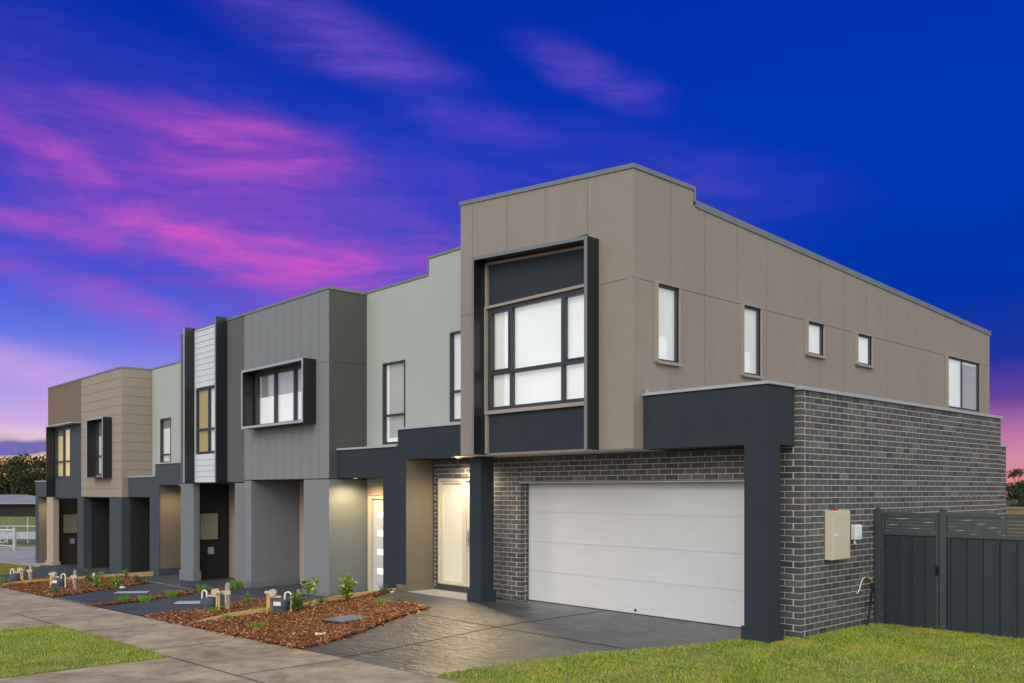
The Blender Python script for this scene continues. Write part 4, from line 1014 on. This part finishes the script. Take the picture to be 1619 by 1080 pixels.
# stones and rubble by the pillar and pale litter
def rock(x, y, s, label, mat='slab'):
    bm = bmesh.new(); bmesh.ops.create_icosphere(bm, subdivisions=2, radius=s)
    for v in bm.verts: v.co = Vector((v.co.x*1.4, v.co.y, v.co.z*.5))*(1+random.uniform(-.2,.2))
    me = bpy.data.meshes.new('stone'); bm.to_mesh(me); bm.free(); me.materials.append(M[mat])
    o = link(bpy.data.objects.new('stone', me)); o.location = (x, y, ground_z(x, y)+s*.3); tag(o, label, 'stone'); return o
rock(-17.0,-3.0,.07,'white stone at the edge of the far mulch bed','white')
rock(-8.15,-.95,.03,'small pale stone beside the top of the timber board','white')

# ================================================================== SIDE YARD
FY = 2.15
def post_(mb, x0, x1, y0, y1, z0, z1): mb.box(x0,x1,y0,y1,z0,z1)
def ribbed(mb, x0, x1, y, z0, z1, pitch=.215, rib=.045, d=.034):
    x = x0+.02
    mb.box(x0, x1, y+.0, y+.006, z0, z1)
    while x < x1-.02:
        xe = min(x+rib, x1)
        mb.prism8([(x,y-.001,z0),(xe,y-.001,z0),(xe-.01,y-d,z0),(x+.01,y-d,z0),(x,y-.001,z1),(xe,y-.001,z1),(xe-.01,y-d,z1),(x+.01,y-d,z1)])
        x += pitch
gt = thing('metal_gate', 'charcoal ribbed metal gate with a slotted top panel against the brick wall', 'gate', (0,0,0))
mb = MB(); mb.box(.105,.145,FY-.02,FY+.02,-.12,1.665); mb.box(.90,.94,FY-.02,FY+.02,-.12,1.665); mb.box(.145,.90,FY-.02,FY+.02,1.62,1.663); mb.box(.145,.90,FY-.025,FY+.02,1.33,1.385); mb.box(.145,.90,FY-.02,FY+.02,-.12,-.08)
mb.build('frame', 'fencef', gt, bevel=.003)
mb = MB(); ribbed(mb, .146, .899, FY, -.08, 1.33, .185, .035); mb.build('sheet', 'fence', gt)
def lattice(mb, x0, x1, y, z0, z1, rows=5):
    hh = (z1-z0)/rows
    for j in range(rows): mb.box(x0, x1, y, y+.008, z0+j*hh+.005, z0+(j+1)*hh-.005)
    n = int((x1-x0)/.09)
    n = max(1, int((x1-x0)/.6))
    for i in range(n+1): mb.box(max(x0, x0+i*(x1-x0)/n-.012), min(x1, x0+i*(x1-x0)/n+.012), y+.010, y+.018, z0, z1)
mb = MB(); lattice(mb, .147,.898,FY,1.386,1.619); mb.build('slotted_panel', 'fencef', gt)
MB().box(.905,.935,FY-.045,FY-.021,.78,.90).tube([(.92,FY-.045,.80),(.92,FY-.08,.80),(.92,FY-.08,.90),(.92,FY-.045,.92)], .009, 8).build('latch', 'hose', gt)
MB().tube([(.105,FY-.02,.1),(.105,FY-.02,.18)], .014, 8).tube([(.105,FY-.02,1.15),(.105,FY-.02,1.23)], .014, 8).build('hinge', 'fencef', gt)
fc = thing('metal_fence', 'charcoal ribbed metal fence with a slotted top rail right of the gate', 'fence', (0,0,0))
def fpost(x): 
    mb = MB(); mb.box(x-.045,x+.045,FY-.035,FY+.035,-.2,1.70); mb.tube([(x,FY,1.70),(x,FY,1.722)], [.052,.03], 10); mb.build('post', 'fencef', fc, bevel=.006)
for x in (.055,1.0,3.4,5.8,8.2): fpost(x)
a = 1.046
for b in (3.354,5.754,8.154):
    mb = MB(); mb.box(a,b,FY-.025,FY+.025,1.62,1.665); mb.box(a,b,FY-.028,FY+.025,1.32,1.375); mb.box(a,b,FY-.02,FY+.02,-.16,-.10); mb.build('rail', 'fencef', fc, bevel=.003)
    mb = MB(); ribbed(mb, a+.002, b-.002, FY, -.10, 1.32, .215, .04); mb.build('sheet', 'fence', fc)
    mb = MB(); lattice(mb, a+.002, b-.002, FY, 1.376, 1.619); mb.build('slotted_panel', 'fencef', fc)
    a = b+.092
# electricity cabinet, small meter, tap and hose
cb = thing('meter_cabinet', 'cream steel meter cabinet mounted on the brick side wall', 'meter cabinet', (0,0,0))
b = MB(SD).box(.63,1.11,.003,.13,1.02,1.705).build('case', 'cream', cb, bevel=.006)
dm = MB(SD); dm.box(.645,1.10,.131,.142,1.03,1.695); dd = dm.build('door', 'cream', cb, bevel=.003)
for (zc, sgn) in ((1.60,1),(1.12,1)):
    lv = MB(SD)
    for (uu, zz) in ((0,.035),(-.06,.012),(.06,.012),(-.11,-.012),(.11,-.012),(0,.0),(-.04,-.016),(.04,-.016)): lv.box(.885+uu-.022,.885+uu+.022,.142,.148,zc+zz-.004,zc+zz+.004)
    lv.build('louvres', 'cream', dd)
MB(SD).box(.67,.735,.142,.147,1.35,1.39).build('label_plate', 'plate', dd)
rc = MB(SD).tube([(.74,.05,1.712),(.79,.07,1.722),(.84,.05,1.716),(.90,.06,1.710)], [.010,.018,.015,.006], 8).tube([(.79,.07,1.72),(.83,.09,1.718)], .012, 8).build('glove', 'red')
tag(rc, 'crumpled red plastic item lying on top of the meter cabinet', 'red object'); rc.name = 'plastic_wrap'
sm = thing('water_control_box', 'small white control box beside the cream meter cabinet', 'control box', (0,0,0))
MB(SD).box(1.40,1.60,.003,.075,1.27,1.49).build('case', 'white', sm, bevel=.012); MB(SD).box(1.43,1.57,.076,.082,1.31,1.46).build('cover', 'white', sm, bevel=.003)
MB(SD).tube([(1.43,.04,1.27),(1.43,.04,1.22),(1.47,.04,1.22)], .012, 8).tube([(1.385,.02,1.5),(1.385,.02,1.28)], .008, 8).build('conduit', 'white', sm)
tp = thing('garden_tap', 'brass garden tap on the brick wall beside the gate post', 'tap', (0,0,0))
MB(SD).tube([(1.82,.0,.70),(1.82,.07,.70),(1.84,.10,.68),(1.84,.10,.62)], [.014,.016,.014,.013], 10).tube([(1.82,.06,.70),(1.82,.06,.76)], .008, 8).box(1.79,1.85,.05,.07,.757,.768).build('spout', 'brass', tp)
MB(SD).tube([(1.82,.02,.70),(1.72,.03,.70),(1.66,.03,.65),(1.60,.03,.54),(1.54,.03,.49),(1.52,.03,.495)], .008, 8).build('pipe', 'whitepipe', tp)
hs = MB(SD).tube([(1.84,.10,.63),(1.85,.10,.55),(1.88,.11,.52),(1.90,.10,.58),(1.87,.09,.61),(1.84,.10,.5),(1.84,.08,.3),(1.80,.07,.1),(1.74,.07,-.02)], .017, 8).build('hose', 'hose')
tag(hs, 'black garden hose hanging from the tap to the grass', 'hose')
# garden behind: paling fence and bushes
pf = MB()
x = -12.0
while x < 14: pf.box(x, x+.098, 16.0, 16.02, -.1, 1.52+random.uniform(-.01,.01)); x += .104
pf_ = tag(link(bpy.data.objects.new('x', None)), 'brown timber paling fence at the back beyond the side yard', 'fence'); pf_.name = 'paling_fence'
pf.build('palings', 'paling', pf_); MB().box(-12,14,15.97,16.0,1.46,1.53).box(-12,14,16.022,16.07,.3,.38).build('rail', 'oldtimber', pf_)

# ------------------------------------------------------------------ trees
def leaf_cloud(blobs, n, leaf, flat=.5):
    c = np.array([b[:3] for b in blobs]); r = np.array([b[3] for b in blobs]); vol = r**2.4; pidx = rng.choice(len(blobs), n, p=vol/vol.sum())
    d = rng.normal(0,1,(n,3)); d /= np.linalg.norm(d,axis=1)[:,None]; rad = rng.uniform(0,1,n)**.45
    pos = c[pidx]+d*(rad*r[pidx])[:,None]*np.array([1,1,.72])+rng.normal(0,.05,(n,3))*r[pidx][:,None]*2
    q = rng.normal(0,1,(n,3)); q /= np.linalg.norm(q,axis=1)[:,None]; s_ = np.cross(q, rng.normal(0,1,(n,3))); s_ /= np.linalg.norm(s_,axis=1)[:,None]
    L_ = leaf*rng.uniform(.5,1.4,n)[:,None]
    return np.stack([pos-q*L_*.5, pos+s_*L_*.22, pos+q*L_*.5, pos-s_*L_*.22], 1).reshape(-1,3)
def tree(name, label, x, y, z0, h, r, mat, n, leaf, nb=14, group=None, low=.35, cat='tree'):
    t = thing(name, label, cat, (x, y, z0), 0, group)
    blobs = []
    tr_ = MB(); tr_.tube([(0,0,-.3),(.05*h*.3,0,h*.3),(0,.03*h,h*.62)], [.035*h,.026*h,.015*h], 8)
    for i in range(nb):
        a = random.uniform(0, 2*math.pi); k = random.uniform(0,1)**.6; hh = h*random.uniform(low,.9); rr = r*k*(1-.35*abs(hh/h-.6))
        br = r*random.uniform(.22,.42); blobs.append((math.cos(a)*rr, math.sin(a)*rr, hh, br))
        tr_.tube([(0,0,h*random.uniform(.25,.5)), (math.cos(a)*rr*.5, math.sin(a)*rr*.5, hh*.82), (math.cos(a)*rr, math.sin(a)*rr, hh)], [.012*h,.007*h,.003*h], 5)
    tr_.build('trunk', 'bark', t)
    np_mesh('crown', leaf_cloud(blobs, n, leaf), np.arange(4*n).reshape(-1,4), mat, t)
    return t
def at(px, dist):      # ground point seen in a direction at a distance, for the far background
    a = (px-809.5)/1407.0; p = CAM+(FW+RT*a)*dist; return p.x, p.y
GT = 'gum trees on the skyline at the far left'
for px, dist, top, r, lab in ((-20,120,722,4.2,'leftmost gum tree cut by the picture edge'), (18,112,727,3.2,'round gum tree with the sunset behind it at the far left'), (48,118,715,3.6,'tallest gum tree on the left skyline beside the farthest house'),
                          (75,104,735,3.0,'dark dense gum tree touching the farthest house'), (110,125,730,4,'gum tree mostly hidden behind the farthest house')):
    x, y = at(px, dist); zt_ = 1.99+(775-top)*dist/1407.0
    tree('gum_tree', lab, x, y, -2.6, zt_+2.6, r, 'gum', 4200, .34, 18, GT, low=.42)
for px, dist, top, r, lab in ((1612,60,738,1.3,'slender leafy tree rising above the hedge at the far right'), (1598,66,768,1.6,'low dark bush beside the end of the brick wall'), (1635,58,766,1.7,'low dark bush at the right picture edge')):
    x, y = at(px, dist); zt_ = 1.99+(775-top)*dist/1407.0
    tree('garden_tree' if top < 750 else 'bush', lab, x, y, -.2, zt_+.2, r, 'hedge', 3000, .16, 14, None, low=.12 if top > 750 else .4, cat='tree' if top < 750 else 'bush')

# ------------------------------------------------------------------ far left: sheds, wall, fence, gate rail
def along(px0, px1, d0, d1):
    a, b = at(px0, d0), at(px1, d1); return Vector((*a, 0)), Vector((*b, 0))
def far_box(mb, p, q, th, z0, z1):
    d = (q-p).normalized(); n = Vector((-d.y, d.x, 0))*th
    mb.prism8([(p.x,p.y,z0),(q.x,q.y,z0),((q+n).x,(q+n).y,z0),((p+n).x,(p+n).y,z0),(p.x,p.y,z1),(q.x,q.y,z1),((q+n).x,(q+n).y,z1),((p+n).x,(p+n).y,z1)])
Z = lambda py, d: 1.99-(py-775)*d/1407.0
sh_ = thing('shed', 'long dark shed with pale metal roofs beneath the gum trees', 'shed', (0,0,0))
p, q = along(-60, 75, 88, 88); mb = MB(); far_box(mb, p, q, 6, -3, Z(797,88)); mb.build('wall', 'shedwall', sh_)
n = Vector((-(q-p).y, (q-p).x, 0)).normalized()
for i in range(3):
    a, b = p+(q-p)*(i/3+.004), p+(q-p)*((i+1)/3-.004); mb = MB()
    u0, u1 = a-n*.5, b-n*.5; w0, w1 = a+n*6, b+n*6; z0, z1 = Z(797,88), Z(783,94)
    mb.prism8([(u0.x,u0.y,z0),(u1.x,u1.y,z0),(w1.x,w1.y,z1-.3*(i%2)),(w0.x,w0.y,z1),(u0.x,u0.y,z0+.06),(u1.x,u1.y,z0+.06),(w1.x,w1.y,z1+.06-.3*(i%2)),(w0.x,w0.y,z1+.06)]); mb.build('roof', 'shedroof', sh_)
bank_ = sheet('grass_bank', [tuple(p_) for p_ in (at(-90,62), at(95,62), at(95,84), at(-90,84))], 0, 'turf', 6, zf=lambda x, y: -1.5+ .045*(((Vector((x,y,0))-CAM).dot(FW))-62))
wl = thing('painted_wall', 'low blue and white mottled wall beyond the far road', 'wall', (0,0,0))
p, q = along(-60, 75, 60, 60); mb = MB(); far_box(mb, p, q, .2, -1.8, Z(841,60)); mb.build('wall_face', 'stucco_white', wl)
sheet('far_road', [tuple(p_) for p_ in (at(-90,38.5), at(66,38.5), at(66,50), at(-90,50))], 0, 'slab', 3, zf=lambda x, y: -1.19, skirt=.01)
sheet('verge', [tuple(p_) for p_ in (at(-90,50), at(80,50), at(80,61), at(-90,61))], 0, 'turf', 3, zf=lambda x, y: -1.19-.03*(((Vector((x,y,0))-CAM).dot(FW))-50), skirt=.01)
wf = thing('wire_fence', 'tall wire fence with thin galvanised posts beyond the far road', 'fence', (0,0,0))
mb = MB(); p, q = along(-60, 75, 55, 55)
mb.tube([(p.x,p.y,Z(832,55)),(q.x,q.y,Z(832,55))], .035, 6); mb.build('top_rail', 'galv', wf)
for px in (-20,12,44,70):
    x, y = at(px, 55); MB().tube([(x,y,-1.6),(x,y,Z(818 if px == 44 else 832,55))], .035, 6).build('post', 'galv', wf)
mb = MB()
for k in range(12): mb.tube([(p.x,p.y,-1.3+k*.13*.85),(q.x,q.y,-1.3+k*.13*.85)], .006, 3, False)
for k in range(40):
    r_ = p+(q-p)*(k/39); mb.tube([(r_.x,r_.y,-1.3),(r_.x,r_.y,Z(832,55))], .006, 3, False)
mb.build('mesh', 'screen', wf)
gtf = thing('pipe_gate', 'white painted pipe gate with a round wheel emblem beside the far road', 'gate', (0,0,0))
p, q = along(-40, 23, 47, 47); mb = MB()
mb.tube([(p.x,p.y,Z(838,47)),(q.x,q.y,Z(838,47))], .05, 8); mb.tube([(q.x,q.y,-1.4),(q.x,q.y,Z(834,47))], .09, 8); mb.tube([(p.x,p.y,Z(858,47)),(q.x,q.y,Z(864,47))], .03, 6)
mb.build('frame', 'galv', gtf)
cx_, cy_ = at(4, 47); dr_ = (q-p).normalized(); zc = Z(849,47)
mb = MB(); mb.tube([(cx_+dr_.x*.30*math.cos(t_), cy_+dr_.y*.30*math.cos(t_), zc+.30*math.sin(t_)) for t_ in np.linspace(0, 2*math.pi, 25)], .03, 6, False)
for t_ in np.linspace(0, math.pi, 4)[:-1]: mb.tube([(cx_-dr_.x*.3*math.cos(t_), cy_-dr_.y*.3*math.cos(t_), zc-.3*math.sin(t_)), (cx_+dr_.x*.3*math.cos(t_), cy_+dr_.y*.3*math.cos(t_), zc+.3*math.sin(t_))], .018, 5)
mb.build('wheel', 'galv', gtf)
bpy.context.view_layer.update()
